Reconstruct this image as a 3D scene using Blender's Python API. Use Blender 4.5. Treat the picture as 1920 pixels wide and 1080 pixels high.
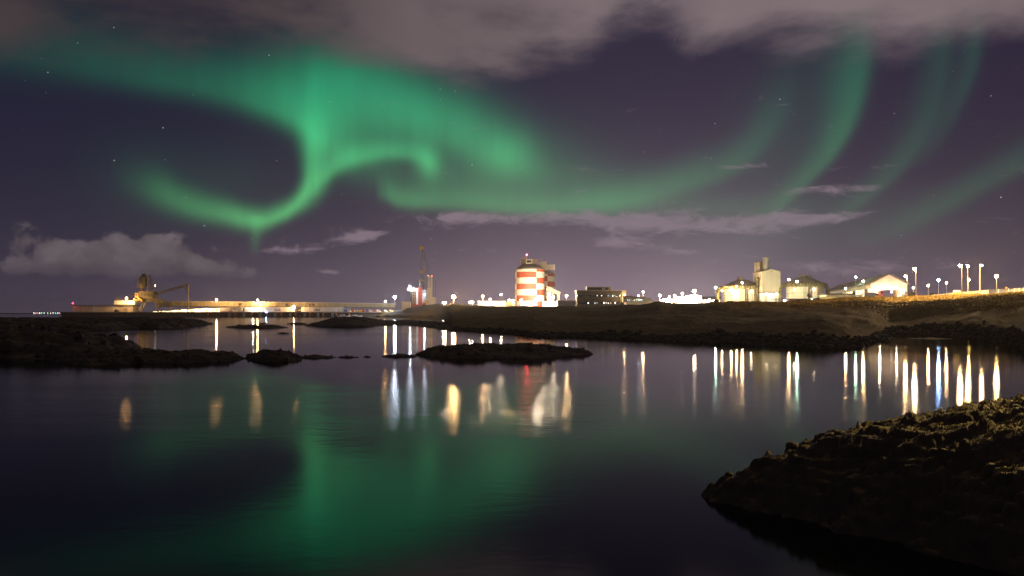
import bpy, math, random
import numpy as np
from mathutils import Vector

for _o in list(bpy.data.objects):
    bpy.data.objects.remove(_o)
scene = bpy.context.scene
COL = scene.collection
random.seed(7)

# ------------------------------------------------------------------ camera
F = 1507.0            # focal length in photo pixels (1920 wide)
HZ = 588.0            # row of the sea horizon
EYE = 4.0             # eye height above the water
cam_data = bpy.data.cameras.new('camera')
cam_data.sensor_width = 36.0
cam_data.lens = F / 1920.0 * 36.0
cam_data.shift_y = (HZ - 540.0) / 1920.0
cam_data.clip_start = 0.1
cam_data.clip_end = 30000.0
camera = bpy.data.objects.new('camera', cam_data)
camera.location = (0, 0, EYE)
camera.rotation_euler = (math.radians(90), 0, 0)
COL.objects.link(camera)
scene.camera = camera

# ------------------------------------------------------------------ render settings
scene.render.engine = 'CYCLES'
cy = scene.cycles
cy.use_denoising = True
try:
    cy.denoiser = 'OPENIMAGEDENOISE'
except Exception:
    pass
cy.use_adaptive_sampling = False
cy.caustics_reflective = False
cy.caustics_refractive = False
cy.max_bounces = 5
cy.diffuse_bounces = 2
cy.glossy_bounces = 3
cy.volume_bounces = 0
cy.transparent_max_bounces = 6
cy.sample_clamp_direct = 140.0
cy.sample_clamp_indirect = 3.0
cy.use_light_tree = True
scene.view_settings.view_transform = 'Standard'
scene.view_settings.look = 'None'
scene.view_settings.exposure = 0.12
scene.view_settings.gamma = 1.0
scene.view_settings.use_curve_mapping = False

# ------------------------------------------------------------------ sky
world = bpy.data.worlds.new('World')
scene.world = world
world.use_nodes = True
world.cycles.sampling_method = 'MANUAL'
world.cycles.sample_map_resolution = 256
WT = world.node_tree
WT.nodes.clear()
WN, WL = WT.nodes, WT.links


class NV:
    """a float or vector socket with arithmetic"""
    def __init__(self, s): self.s = s
    def __add__(self, o): return M('ADD', self, o)
    __radd__ = __add__
    def __mul__(self, o): return M('MULTIPLY', self, o)
    __rmul__ = __mul__
    def __sub__(self, o): return M('SUBTRACT', self, o)
    def __rsub__(self, o): return M('SUBTRACT', o, self)
    def __truediv__(self, o): return M('DIVIDE', self, o)


def plug(sock, v):
    if isinstance(v, NV):
        WL.new(v.s, sock)
    else:
        sock.default_value = v


def M(op, *a):
    n = WN.new('ShaderNodeMath'); n.operation = op
    for i, v in enumerate(a):
        plug(n.inputs[i], v)
    return NV(n.outputs[0])


def smooth(v, a, b, c=0.0, d=1.0):
    n = WN.new('ShaderNodeMapRange'); n.interpolation_type = 'SMOOTHSTEP'
    plug(n.inputs['Value'], v)
    for k, x in zip(('From Min', 'From Max', 'To Min', 'To Max'), (a, b, c, d)):
        plug(n.inputs[k], x)
    return NV(n.outputs[0])


def combine(x, y, z):
    n = WN.new('ShaderNodeCombineXYZ')
    for i, v in enumerate((x, y, z)):
        plug(n.inputs[i], v)
    return NV(n.outputs[0])


def wnoise(vec, scale, detail=4, rough=0.55, dist=0.0):
    n = WN.new('ShaderNodeTexNoise')
    plug(n.inputs['Vector'], vec)
    n.inputs['Scale'].default_value = scale
    n.inputs['Detail'].default_value = detail
    n.inputs['Roughness'].default_value = rough
    n.inputs['Distortion'].default_value = dist
    return NV(n.outputs[0])


def mixc(f, a, b):
    n = WN.new('ShaderNodeMix'); n.data_type = 'RGBA'; n.clamp_factor = True
    plug(n.inputs[0], f)
    for i, v in ((6, a), (7, b)):
        if isinstance(v, NV): WL.new(v.s, n.inputs[i])
        else: n.inputs[i].default_value = (*v, 1)
    return NV(n.outputs[2])


def addc(a, b, f=1.0):
    n = WN.new('ShaderNodeMix'); n.data_type = 'RGBA'; n.blend_type = 'ADD'; n.clamp_factor = False
    plug(n.inputs[0], f)
    for i, v in ((6, a), (7, b)):
        if isinstance(v, NV): WL.new(v.s, n.inputs[i])
        else: n.inputs[i].default_value = (*v, 1)
    return NV(n.outputs[2])


def curve(v, pts, lo, hi):
    """piecewise-smooth function of v through pts (given in v's own units), value range lo..hi"""
    n = WN.new('ShaderNodeFloatCurve')
    xs = [p[0] for p in pts]
    x0, x1 = xs[0], xs[-1]
    plug(n.inputs['Value'], M('DIVIDE', v - x0, x1 - x0))
    c = n.mapping.curves[0]
    n.mapping.extend = 'HORIZONTAL'
    P2 = [((x - x0) / (x1 - x0), (y - lo) / (hi - lo)) for x, y in pts]
    c.points[0].location = P2[0]; c.points[1].location = P2[-1]
    for p in P2[1:-1]:
        c.points.new(*p)
    n.mapping.update()
    return NV(n.outputs[0]) * (hi - lo) + lo


def ae(px, py):
    """photo pixel -> azimuth, elevation (radians) seen from the place the photograph was taken"""
    x, z = (px - 960) / F, (HZ - py) / F
    return math.atan(x), math.asin(z / math.sqrt(1 + x * x + z * z))


# aurora ribbons: (px, py, width above / left, width below / right, brightness) along x or y
BANDS = [
    ('x', [(-200, 70, 60, 40, 0), (20, 100, 60, 40, .022), (250, 138, 60, 27, .045), (420, 170, 60, 23, .075), (500, 195, 65, 22, .12), (560, 222, 75, 22, .16), (600, 250, 80, 40, .17), (680, 290, 90, 40, .06), (760, 320, 90, 40, 0)]),
    ('y', [(590, 130, 40, 60, 0), (586, 190, 22, 60, .04), (583, 232, 16, 52, .13), (585, 270, 14, 42, .22), (586, 310, 14, 30, .26), (579, 345, 15, 24, .28), (562, 372, 18, 20, .20), (535, 395, 24, 18, .08), (500, 415, 24, 18, 0)]),
    ('x', [(200, 330, 30, 30, 0), (250, 345, 32, 26, .022), (300, 362, 34, 24, .075), (350, 381, 32, 18, .12), (420, 398, 26, 16, .17), (482, 411, 24, 12, .24), (520, 400, 22, 12, .21), (550, 382, 20, 14, .14), (580, 352, 20, 20, .04), (600, 330, 20, 20, 0)]),
    ('y', [(482, 400, 12, 12, 0), (481, 425, 10, 10, .06), (479, 450, 9, 9, .035), (477, 480, 8, 8, 0)]),
    ('x', [(640, 205, 60, 40, 0), (740, 225, 60, 36, .05), (850, 262, 60, 36, .085), (910, 285, 56, 34, .11), (960, 296, 50, 36, .11), (1010, 304, 50, 36, .065), (1070, 312, 60, 40, .028), (1160, 322, 60, 40, .010), (1250, 320, 60, 40, 0)]),
    ('x', [(585, 345, 30, 14, 0), (606, 330, 30, 13, .12), (640, 306, 30, 13, .19), (690, 293, 28, 12, .17), (750, 290, 26, 12, .15), (785, 296, 28, 16, .14), (810, 306, 28, 22, .08), (835, 318, 30, 30, .03), (865, 330, 30, 30, 0)]),
    ('x', [(700, 362, 22, 16, 0), (722, 366, 24, 16, .075), (745, 376, 30, 12, .115), (830, 380, 34, 12, .105), (940, 385, 34, 12, .10), (1060, 385, 36, 12, .09), (1170, 372, 34, 20, .08), (1290, 338, 34, 26, .062), (1380, 300, 36, 26, .045), (1440, 240, 50, 30, .022), (1500, 160, 50, 30, 0)]),
    ('y', [(1425, 430, 24, 16, 0), (1455, 395, 26, 16, 0.0252), (1505, 345, 34, 16, 0.0504), (1553, 290, 40, 16, 0.0684), (1590, 220, 44, 16, 0.072), (1608, 150, 48, 18, 0.0612), (1616, 80, 50, 18, 0.0432), (1618, 0, 50, 18, 0.036)]),
    ('y', [(1570, 420, 24, 20, 0), (1600, 395, 28, 18, 0.0216), (1672, 330, 36, 17, 0.0324), (1725, 250, 36, 16, 0.02592), (1755, 160, 34, 15, 0.02304), (1765, 60, 34, 15, 0.0216)]),
    ('y', [(1720, 320, 24, 16, 0), (1795, 190, 26, 13, 0.021), (1825, 100, 26, 12, 0.0225), (1835, 0, 26, 12, 0.0225)]),
    ('x', [(1580, 470, 24, 18, 0), (1660, 440, 30, 18, 0.0124), (1740, 400, 36, 15, 0.0279), (1850, 340, 36, 15, 0.031), (1980, 270, 40, 20, 0.0279), (2150, 180, 60, 40, 0.0124), (2300, 120, 60, 40, 0)]),
]
# soft patches: centre, half-axes, turn, brightness
PATCHES = [
    (400, 340, 100, 50, .1, .012),
    (250, 335, 60, 50, .1, .007),
    (680, 165, 110, 48, .18, .070),
    (610, 150, 70, 45, 0, .06),
    (830, 225, 110, 42, .40, .098),
    (700, 235, 75, 40, .2, .068),
    (804, 312, 15, 20, -.2, .15),
    (952, 290, 26, 26, .3, .09),
    (870, 340, 110, 26, .05, .055),
    (1040, 345, 130, 26, .0, .03),
    (1200, 385, 190, 18, 0, .035),
    (1480, 430, 170, 45, 0, .018),
    (1470, 230, 50, 110, .25, .016),
]
HEAPS = [(40, 442, 34, 24, .55), (95, 470, 50, 24, .46), (140, 482, 44, 22, .45), (205, 455, 34, 24, .50), (250, 480, 36, 22, .45), (284, 456, 28, 26, .56), (322, 484, 40, 22, .52), (352, 480, 22, 22, .42), (420, 500, 36, 17, .50), (60, 502, 130, 18, .42), (-140, 460, 90, 30, .6), (-300, 470, 90, 30, .6), (260, 507, 150, 13, .42)]
STREAKS = [(880, 408, 80, 9, -.05, .60), (1060, 412, 125, 10, .05, .55), (1250, 416, 125, 16, .03, .62), (1440, 415, 115, 13, -.02, .60), (1560, 408, 45, 6, -.05, .45), (640, 453, 60, 9, -.22, .60), (700, 440, 55, 5, -.12, .45), (525, 470, 36, 6, 0, .62), (1165, 455, 55, 14, 0, .55), (1295, 472, 28, 4, 0, .45), (1398, 312, 40, 5, -.05, .62), (1535, 357, 70, 8, -.05, .58), (1640, 350, 40, 6, -.1, .4), (1560, 497, 125, 14, .02, .62), (860, 470, 60, 4, 0, .45), (1200, 518, 38, 4, 0, .45), (620, 512, 14, 4, 0, .55), (1780, 280, 22, 7, -.3, .35)]
HEAPS = [(x, y, a, b, 0.0, m) for x, y, a, b, m in HEAPS]


def blob_frame(px, py, sx, sy, ang):
    c = ae(px, py)
    ca, sa = math.cos(ang), math.sin(ang)
    p1, p2 = ae(px + ca, py + sa), ae(px - sa, py + ca)
    k = math.hypot(p1[0] - c[0], p1[1] - c[1])
    k2 = math.hypot(p2[0] - c[0], p2[1] - c[1])
    return c, math.atan2(p1[1] - c[1], p1[0] - c[0]), sx * k * 1.414, sy * k2 * 1.414


def blob_max(b, az, el):
    c, th, a, e = blob_frame(*b[:5])
    x, y = az - c[0], el - c[1]
    u, v = (x * math.cos(th) + y * math.sin(th)) / a, (y * math.cos(th) - x * math.sin(th)) / e
    return float((np.exp(-u * u - v * v) * b[5]).max())


def blob(vec, b, acc, u):
    c, th, a, e = blob_frame(*b[:5])
    a *= u
    if isinstance(acc, NV):      # evaluated one after the other
        w = WN.new('ShaderNodeVectorMath'); w.operation = 'MULTIPLY_ADD'
        WL.new(acc.s, w.inputs[0]); w.inputs[1].default_value = (1e-9, 1e-9, 1e-9); WL.new(vec.s, w.inputs[2])
        vec = NV(w.outputs[0])
    n = WN.new('ShaderNodeMapping'); n.vector_type = 'TEXTURE'
    plug(n.inputs['Vector'], vec)
    n.inputs['Location'].default_value = (c[0], c[1], 0)
    n.inputs['Rotation'].default_value = (0, 0, th)
    n.inputs['Scale'].default_value = (a, e, 1)
    d = WN.new('ShaderNodeVectorMath'); d.operation = 'DOT_PRODUCT'
    WL.new(n.outputs[0], d.inputs[0]); WL.new(n.outputs[0], d.inputs[1])
    r = WN.new('ShaderNodeMath'); r.operation = 'MULTIPLY_ADD'
    plug(r.inputs[0], M('POWER', 0.36788, NV(d.outputs['Value']))); r.inputs[1].default_value = b[5]
    plug(r.inputs[2], acc)
    return NV(r.outputs[0])


def band_frame(along, pts):
    if along == 'x':
        pts = sorted(pts)
        key = [ae(p[0], p[1]) for p in pts]
        T, C = [k[0] for k in key], [k[1] for k in key]
        wp, wm = [p[2] for p in pts], [p[3] for p in pts]
    else:
        pts = sorted(pts, key=lambda p: -p[1])
        key = [ae(p[0], p[1]) for p in pts]
        T, C = [k[1] for k in key], [k[0] for k in key]
        wp, wm = [p[3] for p in pts], [p[2] for p in pts]
    return T, C, [w / F for w in wp], [w / F for w in wm], [p[4] for p in pts]


def band_max(b, az, el):
    T, C, wp, wm, am = band_frame(*b)
    t, sv = (az, el) if b[0] == 'x' else (el, az)
    d = sv - np.interp(t, T, C)
    w = np.where(d > 0, np.interp(t, T, wp), np.interp(t, T, wm))
    return float((np.exp(-(d / w) ** 2) * np.interp(t, T, am)).max())


def band(b, acc, u):
    T, C, wp, wm, am = band_frame(*b)
    t, sv = (WAZ, WEL) if b[0] == 'x' else (WEL, WAZ)
    t = t * u
    ratio = sum(wm) / sum(wp)                       # one side softer than the other
    W = [math.sqrt(p * m / ratio) for p, m in zip(wp, wm)]
    if isinstance(acc, NV):
        t = t + acc * 1e-9
    lo, hi, wx, ax = min(C) - .01, max(C) + .01, max(W), max(am)
    t0, t1 = T[0], T[-1]
    n = WN.new('ShaderNodeRGBCurve')
    k = WN.new('ShaderNodeMath'); k.operation = 'MULTIPLY_ADD'
    plug(k.inputs[0], t); k.inputs[1].default_value = 1 / (t1 - t0); k.inputs[2].default_value = -t0 / (t1 - t0)
    k.use_clamp = True
    WL.new(k.outputs[0], n.inputs['Color'])
    n.mapping.extend = 'HORIZONTAL'
    for ci, vals in enumerate(([(c - lo) / (hi - lo) for c in C], [w / wx for w in W], [a / ax for a in am])):
        cu = n.mapping.curves[ci]
        P2 = [((a - t0) / (t1 - t0), v) for a, v in zip(T, vals)]
        cu.points[0].location = P2[0]; cu.points[1].location = P2[-1]
        for p in P2[1:-1]:
            cu.points.new(*p)
    n.mapping.update()
    sp = WN.new('ShaderNodeSeparateColor'); WL.new(n.outputs[0], sp.inputs[0])
    cc = WN.new('ShaderNodeMath'); cc.operation = 'MULTIPLY_ADD'
    WL.new(sp.outputs[0], cc.inputs[0]); cc.inputs[1].default_value = -(hi - lo)
    plug(cc.inputs[2], sv - lo)
    d = NV(cc.outputs[0])
    q = d / NV(sp.outputs[1])
    f = WN.new('ShaderNodeMath'); f.operation = 'MULTIPLY_ADD'      # 1/w above, 1/(w ratio) below
    plug(f.inputs[0], M('GREATER_THAN', d, 0.0)); f.inputs[1].default_value = (1 - 1 / ratio) / wx; f.inputs[2].default_value = 1 / ratio / wx
    q = q * NV(f.outputs[0])
    r = WN.new('ShaderNodeMath'); r.operation = 'MULTIPLY_ADD'
    plug(r.inputs[0], M('POWER', 0.36788, q * q)); plug(r.inputs[1], NV(sp.outputs[2]) * ax); plug(r.inputs[2], acc)
    return NV(r.outputs[0])


def sky_core():
    """bearing, height and the plain night sky, in the node tree being built"""
    global DIR, DX, DY, DZ, AZ, EL, W1, WAZ, WEL, AE, AE_SHARP, base
    tc = WN.new('ShaderNodeTexCoord')
    DIR = NV(tc.outputs['Generated'])
    sep = WN.new('ShaderNodeSeparateXYZ'); WL.new(DIR.s, sep.inputs[0])
    DX, DY, DZ = (NV(sep.outputs[i]) for i in range(3))
    AZ = M('ARCTAN2', DX, DY)
    EL = M('ARCSINE', DZ)
    # slow drifting distortion so that the bands are not perfectly smooth
    WNOI = WN.new('ShaderNodeTexNoise'); WL.new(DIR.s, WNOI.inputs['Vector']); WNOI.inputs['Scale'].default_value = 5.0; WNOI.inputs['Detail'].default_value = 2
    WSEP = WN.new('ShaderNodeSeparateColor'); WL.new(WNOI.outputs['Color'], WSEP.inputs[0])
    W1 = NV(WSEP.outputs[0]) - 0.5
    W2 = NV(WSEP.outputs[1]) - 0.5
    WAZ = AZ + W1 * 0.022
    WEL = EL + W2 * 0.016
    AE = combine(WAZ, WEL, 0.0)
    AE_SHARP = combine(AZ, EL, 0.0)
    # ground-lit air: lilac towards the horizon, above the works most of all
    glow_az = curve(AZ, [(-3.14, .42), (-1.2, .30), (-.56, .30), (-.30, .55), (-.08, 1.0), (.08, 1.45), (.22, 1.50), (.33, 1.10), (.45, .75), (.62, .50), (1.3, .35), (3.14, .42)], 0, 1.6)
    up = M('MAXIMUM', EL, 0.0)
    h1 = M('POWER', 7.8e-6, up)
    h2 = M('POWER', 0.0183, up)
    right = smooth(AZ, -.5, .5)
    zen = mixc(right, (0.0085, 0.0095, 0.026), (0.015, 0.0115, 0.031))
    base = addc(zen, (0.165, 0.117, 0.134), h1 * glow_az)
    base = addc(base, (0.026, 0.021, 0.029), h2 * (0.10 + 0.75 * glow_az))
    # stars
    vor = WN.new('ShaderNodeTexVoronoi'); vor.feature = 'F1'
    plug(vor.inputs['Vector'], DIR)
    vor.inputs['Scale'].default_value = 62.0
    vs = WN.new('ShaderNodeSeparateColor'); WL.new(vor.outputs['Color'], vs.inputs[0])
    lum = M('POWER', NV(vs.outputs[0]), 5.0)
    star = smooth(NV(vor.outputs['Distance']), .018, .050, 1.0, 0.0) * (0.05 + lum * 1.1)
    starcol = mixc(NV(vs.outputs[1]), (0.55, 0.7, 1.0), (1.0, 0.9, 0.8))
    base = addc(base, starcol, star * smooth(EL, .03, .12))


def sky_part(make):
    """one piece of the sky as a node group of its own, so that the tree stays quick to build"""
    global WN, WL
    keep = WN, WL
    g = bpy.data.node_groups.new('sky_part', 'ShaderNodeTree')
    g.interface.new_socket('Sky', in_out='OUTPUT', socket_type='NodeSocketShader')
    WN, WL = g.nodes, g.links
    sky_core()
    c = make()
    out = WN.new('NodeGroupOutput'); WL.new(c.s, out.inputs[0])
    WN, WL = keep
    n = WN.new('ShaderNodeGroup'); n.node_tree = g
    return NV(n.outputs[0])


def EY(px, py): return ae(px, py)[1]
def AX(px): return math.atan((px - 960) / F)


EDGE = [(-3.14, .34), (-1.2, .33)] + [(AX(x), EY(x, y)) for x, y in
        ((-60, 74), (120, 78), (330, 96), (560, 78), (740, 100), (880, 148), (1010, 112), (1110, 92), (1205, 50), (1290, 92),
         (1400, 92), (1560, 84), (1740, 88), (1930, 52))] + [(1.2, .31), (3.14, .34)]


def top_clouds(skyc, u=1.0):
    """the sheet of cloud overhead, lit from below by the town"""
    stretch = combine(DX, DY, DZ * (2.6 * u))
    cn = wnoise(stretch, 3.4 * u, 5, 0.56, 0.35)
    cf = wnoise(stretch, 12.0 * u, 4, 0.6)
    edge = curve(AZ * u, EDGE, .20, .50)
    dens = smooth((EL - edge) + (cn - 0.5) * 0.125 + (cf - 0.5) * 0.040, -.022, .040)
    holes = M('MAXIMUM', smooth(cn + (cf - .5) * .35, .30, .60, .30, 1.0), M('MAXIMUM', smooth(EL - edge, .035, .09), smooth(AZ * u, .08, .26)))
    bright = curve(AZ * u, [(-3.14, .45), (-.60, .26), (-.35, .30), (-.12, .62), (.02, .72), (.20, 1.0), (.45, 1.0), (.62, .82), (3.14, .45)], 0, 1.2)
    ccol = addc((0, 0, 0), (0.212, 0.160, 0.172), bright * (0.66 + cn * 0.62))
    return mixc(dens * holes * 0.93, skyc, ccol)


def sky_closure(skyc):
    bg = WN.new('ShaderNodeBackground')
    WL.new(skyc.s, bg.inputs['Color'])
    bg.inputs['Strength'].default_value = 1.0
    return NV(bg.outputs[0])


UID = [0]


def sky_tile(a0, a1, e0, e1):
    """the sky within these bearings and heights; only what reaches into them is summed"""
    m = .013
    UID[0] += 1
    u = 1.0 + UID[0] * 2e-6      # keeps each tile's nodes its own, so that they are skipped elsewhere
    az, el = np.meshgrid(np.linspace(a0 - m, a1 + m, 90), np.linspace(e0 - m, e1 + m, 60))
    skyc = base
    acc = 0.0
    for b in BANDS:
        if band_max(b, az, el) > .0012: acc = band(b, acc, u)
    for b in PATCHES:
        if blob_max(b, az, el) > .0012: acc = blob(AE, b, acc, u)
    if isinstance(acc, NV):
        ray = wnoise(combine(AZ * (30.0 * u), EL * 4.0, 3.0), u, 4, 0.62)     # faint rays within the curtain
        acol = mixc(smooth(EL * u, .10, .30), (0.17, 1.0, 0.28), (0.025, 1.0, 0.40))
        skyc = addc(skyc, acol, acc * (0.90 + 0.60 * ray))
    if e1 > .255:
        skyc = top_clouds(skyc, u)
    K = 0.0
    for b in HEAPS:
        if blob_max(b, az, el) > .03: K = blob(AE_SHARP, b, K, u)
    if isinstance(K, NV):
        ln = wnoise(combine(DX, DY, DZ * (1.25 * u)), 25.0 * u, 6, 0.58, 0.2)
        kd = smooth(K + (ln - 0.5) * 1.9, .38, .70) * smooth(EL * u, .030, .062)
        skyc = mixc(kd * 0.86, skyc, addc((0, 0, 0), (0.120, 0.098, 0.110), 0.20 + ln * 1.5))
    S = 0.0
    for b in STREAKS:
        if blob_max(b, az, el) > .03: S = blob(AE_SHARP, b, S, u)
    if isinstance(S, NV):
        sn = wnoise(combine(AZ * (17.0 * u), EL * 58.0, W1 * 6.0), u, 6, 0.68, 0.5)
        sd = smooth(S + (sn - 0.5) * 2.3, .22, .92)
        skyc = mixc(sd * 0.70, skyc, addc((0, 0, 0), (0.235, 0.178, 0.215), 0.75 + sn * 0.5))
    return sky_closure(skyc)


def choose(v, cuts, makers):
    """makers[i] between cuts[i-1] and cuts[i]; only the one needed is evaluated"""
    if len(makers) == 1:
        return makers[0]()
    k = len(makers) // 2
    ms = WN.new('ShaderNodeMixShader')
    plug(ms.inputs[0], M('GREATER_THAN', v, cuts[k - 1]))
    WL.new(choose(v, cuts[:k - 1], makers[:k]).s, ms.inputs[1])
    WL.new(choose(v, cuts[k:], makers[k:]).s, ms.inputs[2])
    return NV(ms.outputs[0])


sky_core()
Z_AZ, Z_EL = AZ, EL
rest = sky_part(lambda: sky_closure(top_clouds(base)))          # the same sky, beyond the aurora
AZC = [AX(-350), AX(330), AX(640), AX(900), AX(1180), AX(1500), AX(2350)]
ELC = [-2.0, .075, .130, .255, .50]


def row(e0, e1):
    return choose(Z_AZ, AZC, [lambda: rest] + [(lambda a=a, b=b: sky_part(lambda: sky_tile(a, b, max(e0, -.01), e1))) for a, b in zip(AZC, AZC[1:])] + [lambda: rest])


final = choose(Z_EL, ELC[1:], [(lambda a=a, b=b: row(a, b)) for a, b in zip(ELC, ELC[1:])] + [lambda: rest])
wo = WN.new('ShaderNodeOutputWorld')
WL.new(final.s, wo.inputs['Surface'])

# faint bluish back light, added without a known source, high right behind the works
back_sun = bpy.data.lights.new('added_back_sun', 'SUN')
back_sun.energy = 0.02
back_sun.color = (0.75, 0.82, 1.0)
back_sun.angle = math.radians(0.5)
mo = bpy.data.objects.new('added_back_sun', back_sun)
mo.rotation_euler = (math.radians(-52), 0, math.radians(-40))
COL.objects.link(mo)
# ------------------------------------------------------------------ helpers
def at(px, py, y):
    """the point that stands at distance y along the view axis where the photograph shows pixel (px, py)"""
    return Vector(((px - 960) / F * y, y, EYE + (HZ - py) / F * y))


def wx(px, y): return (px - 960) / F * y
def wz(py, y): return EYE + (HZ - py) / F * y
def wy(py): return EYE * F / (py - HZ)          # distance of a water-line point


class MB:
    """collects simple solids into one mesh"""
    def __init__(self): self.v, self.f = [], []

    def add(self, vs, fs):
        b = len(self.v)
        self.v += [tuple(p) for p in vs]
        self.f += [tuple(b + i for i in q) for q in fs]
        return self

    def box(self, x0, x1, y0, y1, z0, z1):
        return self.add([(x0, y0, z0), (x1, y0, z0), (x1, y1, z0), (x0, y1, z0), (x0, y0, z1), (x1, y0, z1), (x1, y1, z1), (x0, y1, z1)],
                        [(0, 3, 2, 1), (4, 5, 6, 7), (0, 1, 5, 4), (1, 2, 6, 5), (2, 3, 7, 6), (3, 0, 4, 7)])

    def hexa(self, p):      # eight corners, bottom ring then top ring
        return self.add(p, [(0, 3, 2, 1), (4, 5, 6, 7), (0, 1, 5, 4), (1, 2, 6, 5), (2, 3, 7, 6), (3, 0, 4, 7)])

    def prism(self, poly, y0, y1):       # polygon in x, z swept along y
        n = len(poly)
        vs = [(x, y0, z) for x, z in poly] + [(x, y1, z) for x, z in poly]
        return self.add(vs, [tuple(range(n)), tuple(range(2 * n - 1, n - 1, -1))] + [(i, i + n, (i + 1) % n + n, (i + 1) % n) for i in range(n)])

    def tube(self, a, b, r, r2=None, n=6):
        a, b = Vector(a), Vector(b)
        r2 = r if r2 is None else r2
        d = (b - a).normalized()
        u = d.orthogonal().normalized()
        w = d.cross(u)
        vs = []
        for c, q in ((a, r), (b, r2)):
            for i in range(n):
                t = 2 * math.pi * i / n
                vs.append(c + (u * math.cos(t) + w * math.sin(t)) * q)
        return self.add(vs, [(i, (i + 1) % n, (i + 1) % n + n, i + n) for i in range(n)] + [tuple(range(n - 1, -1, -1)), tuple(range(n, 2 * n))])

    def path(self, pts, r, n=8):
        for a, b in zip(pts, pts[1:]):
            self.tube(a, b, r, n=n)
        return self

    def lathe(self, cx, cy, prof, n=32, a0=0.0, a1=2 * math.pi):
        """profile (radius, z) turned round a vertical axis"""
        full = abs(a1 - a0 - 2 * math.pi) < 1e-6
        m = n if full else n + 1
        vs = []
        for r, z in prof:
            for i in range(m):
                t = a0 + (a1 - a0) * i / n
                vs.append((cx + r * math.sin(t), cy - r * math.cos(t), z))
        fs = []
        for k in range(len(prof) - 1):
            for i in range(n):
                j = (i + 1) % m
                fs.append((k * m + i, k * m + j, (k + 1) * m + j, (k + 1) * m + i))
        if full:
            if prof[0][0] > 0: fs.append(tuple(range(m - 1, -1, -1)))
            if prof[-1][0] > 0: fs.append(tuple((len(prof) - 1) * m + i for i in range(m)))
        return self.add(vs, fs)

    def ball(self, c, r, n=8, k=5, sz=1.0):
        prof = [(r * math.sin(math.pi * i / k), c[2] - r * sz * math.cos(math.pi * i / k)) for i in range(k + 1)]
        prof[0] = (1e-4, prof[0][1]); prof[-1] = (1e-4, prof[-1][1])
        return self.lathe(c[0], c[1], prof, n)

    def build(self, name, mat, parent=None, smooth=False):
        me = bpy.data.meshes.new(name)
        org = Vector((0, 0, 0))
        if parent is None and self.v:
            a = np.array(self.v)
            org = Vector(((a[:, 0].min() + a[:, 0].max()) / 2, (a[:, 1].min() + a[:, 1].max()) / 2, a[:, 2].min()))
        elif parent is not None:
            org = parent_org(parent)
        me.from_pydata([(x - org.x, y - org.y, z - org.z) for x, y, z in self.v], [], self.f)
        if smooth:
            me.shade_smooth()
        me.materials.append(mat)
        o = bpy.data.objects.new(name, me)
        COL.objects.link(o)
        if parent is None:
            o.location = org
            ORG[o.name] = org.copy()
        else:
            o.parent = parent
            ORG[o.name] = org.copy()
        return o


ORG = {}


def parent_org(o): return ORG[o.name]


def tag(o, label=None, cat=None, group=None, kind=None):
    if label: o['label'] = label
    if cat: o['category'] = cat
    if group: o['group'] = group
    if kind: o['kind'] = kind
    return o


def thing(name, loc, label, cat, group=None):
    o = bpy.data.objects.new(name, None)
    o.empty_display_size = 0.5
    o.location = loc
    COL.objects.link(o)
    ORG[o.name] = Vector(loc)
    return tag(o, label, cat, group)


# ------------------------------------------------------------------ materials
MATS = {}


def mat(name, col, rough=0.75, var=0.25, scale=0.6, metal=0.0, bump=0.0, bscale=None, stretch=(1, 1, 1), col2=None):
    """painted or raw surface with uneven tone and fine relief"""
    if name in MATS: return MATS[name]
    m = bpy.data.materials.new(name); m.use_nodes = True
    nt = m.node_tree
    b = nt.nodes['Principled BSDF']
    tcn = nt.nodes.new('ShaderNodeTexCoord')
    mp = nt.nodes.new('ShaderNodeMapping'); mp.inputs['Scale'].default_value = stretch
    nt.links.new(tcn.outputs['Object'], mp.inputs[0])
    nz = nt.nodes.new('ShaderNodeTexNoise')
    nt.links.new(mp.outputs[0], nz.inputs['Vector'])
    nz.inputs['Scale'].default_value = scale; nz.inputs['Detail'].default_value = 5; nz.inputs['Roughness'].default_value = 0.62
    rp = nt.nodes.new('ShaderNodeValToRGB')
    c2 = col2 or tuple(min(1, c * (1 + var)) for c in col)
    c1 = tuple(c * (1 - var) for c in col) if col2 is None else col
    rp.color_ramp.elements[0].position = 0.32; rp.color_ramp.elements[0].color = (*c1, 1)
    rp.color_ramp.elements[1].position = 0.68; rp.color_ramp.elements[1].color = (*c2, 1)
    nt.links.new(nz.outputs[0], rp.inputs[0])
    nt.links.new(rp.outputs[0], b.inputs['Base Color'])
    b.inputs['Roughness'].default_value = rough
    b.inputs['Metallic'].default_value = metal
    if bump:
        bn = nt.nodes.new('ShaderNodeTexNoise')
        nt.links.new(mp.outputs[0], bn.inputs['Vector'])
        bn.inputs['Scale'].default_value = bscale or scale * 4; bn.inputs['Detail'].default_value = 6
        bp = nt.nodes.new('ShaderNodeBump'); bp.inputs['Strength'].default_value = min(1.0, bump); bp.inputs['Distance'].default_value = 0.1 if bump <= 1 else bump * 0.1
        nt.links.new(bn.outputs[0], bp.inputs['Height'])
        nt.links.new(bp.outputs[0], b.inputs['Normal'])
    MATS[name] = m
    return m


def glow(col, strength):
    name = 'lit_%.2f_%.2f_%.2f_%.1f' % (*col, strength)
    if name in MATS: return MATS[name]
    m = bpy.data.materials.new(name); m.use_nodes = True
    nt = m.node_tree; nt.nodes.clear()
    e = nt.nodes.new('ShaderNodeEmission')
    e.inputs[0].default_value = (*col, 1); e.inputs[1].default_value = strength
    o = nt.nodes.new('ShaderNodeOutputMaterial'); nt.links.new(e.outputs[0], o.inputs[0])
    m.cycles.emission_sampling = 'FRONT'
    MATS[name] = m
    return m


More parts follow.
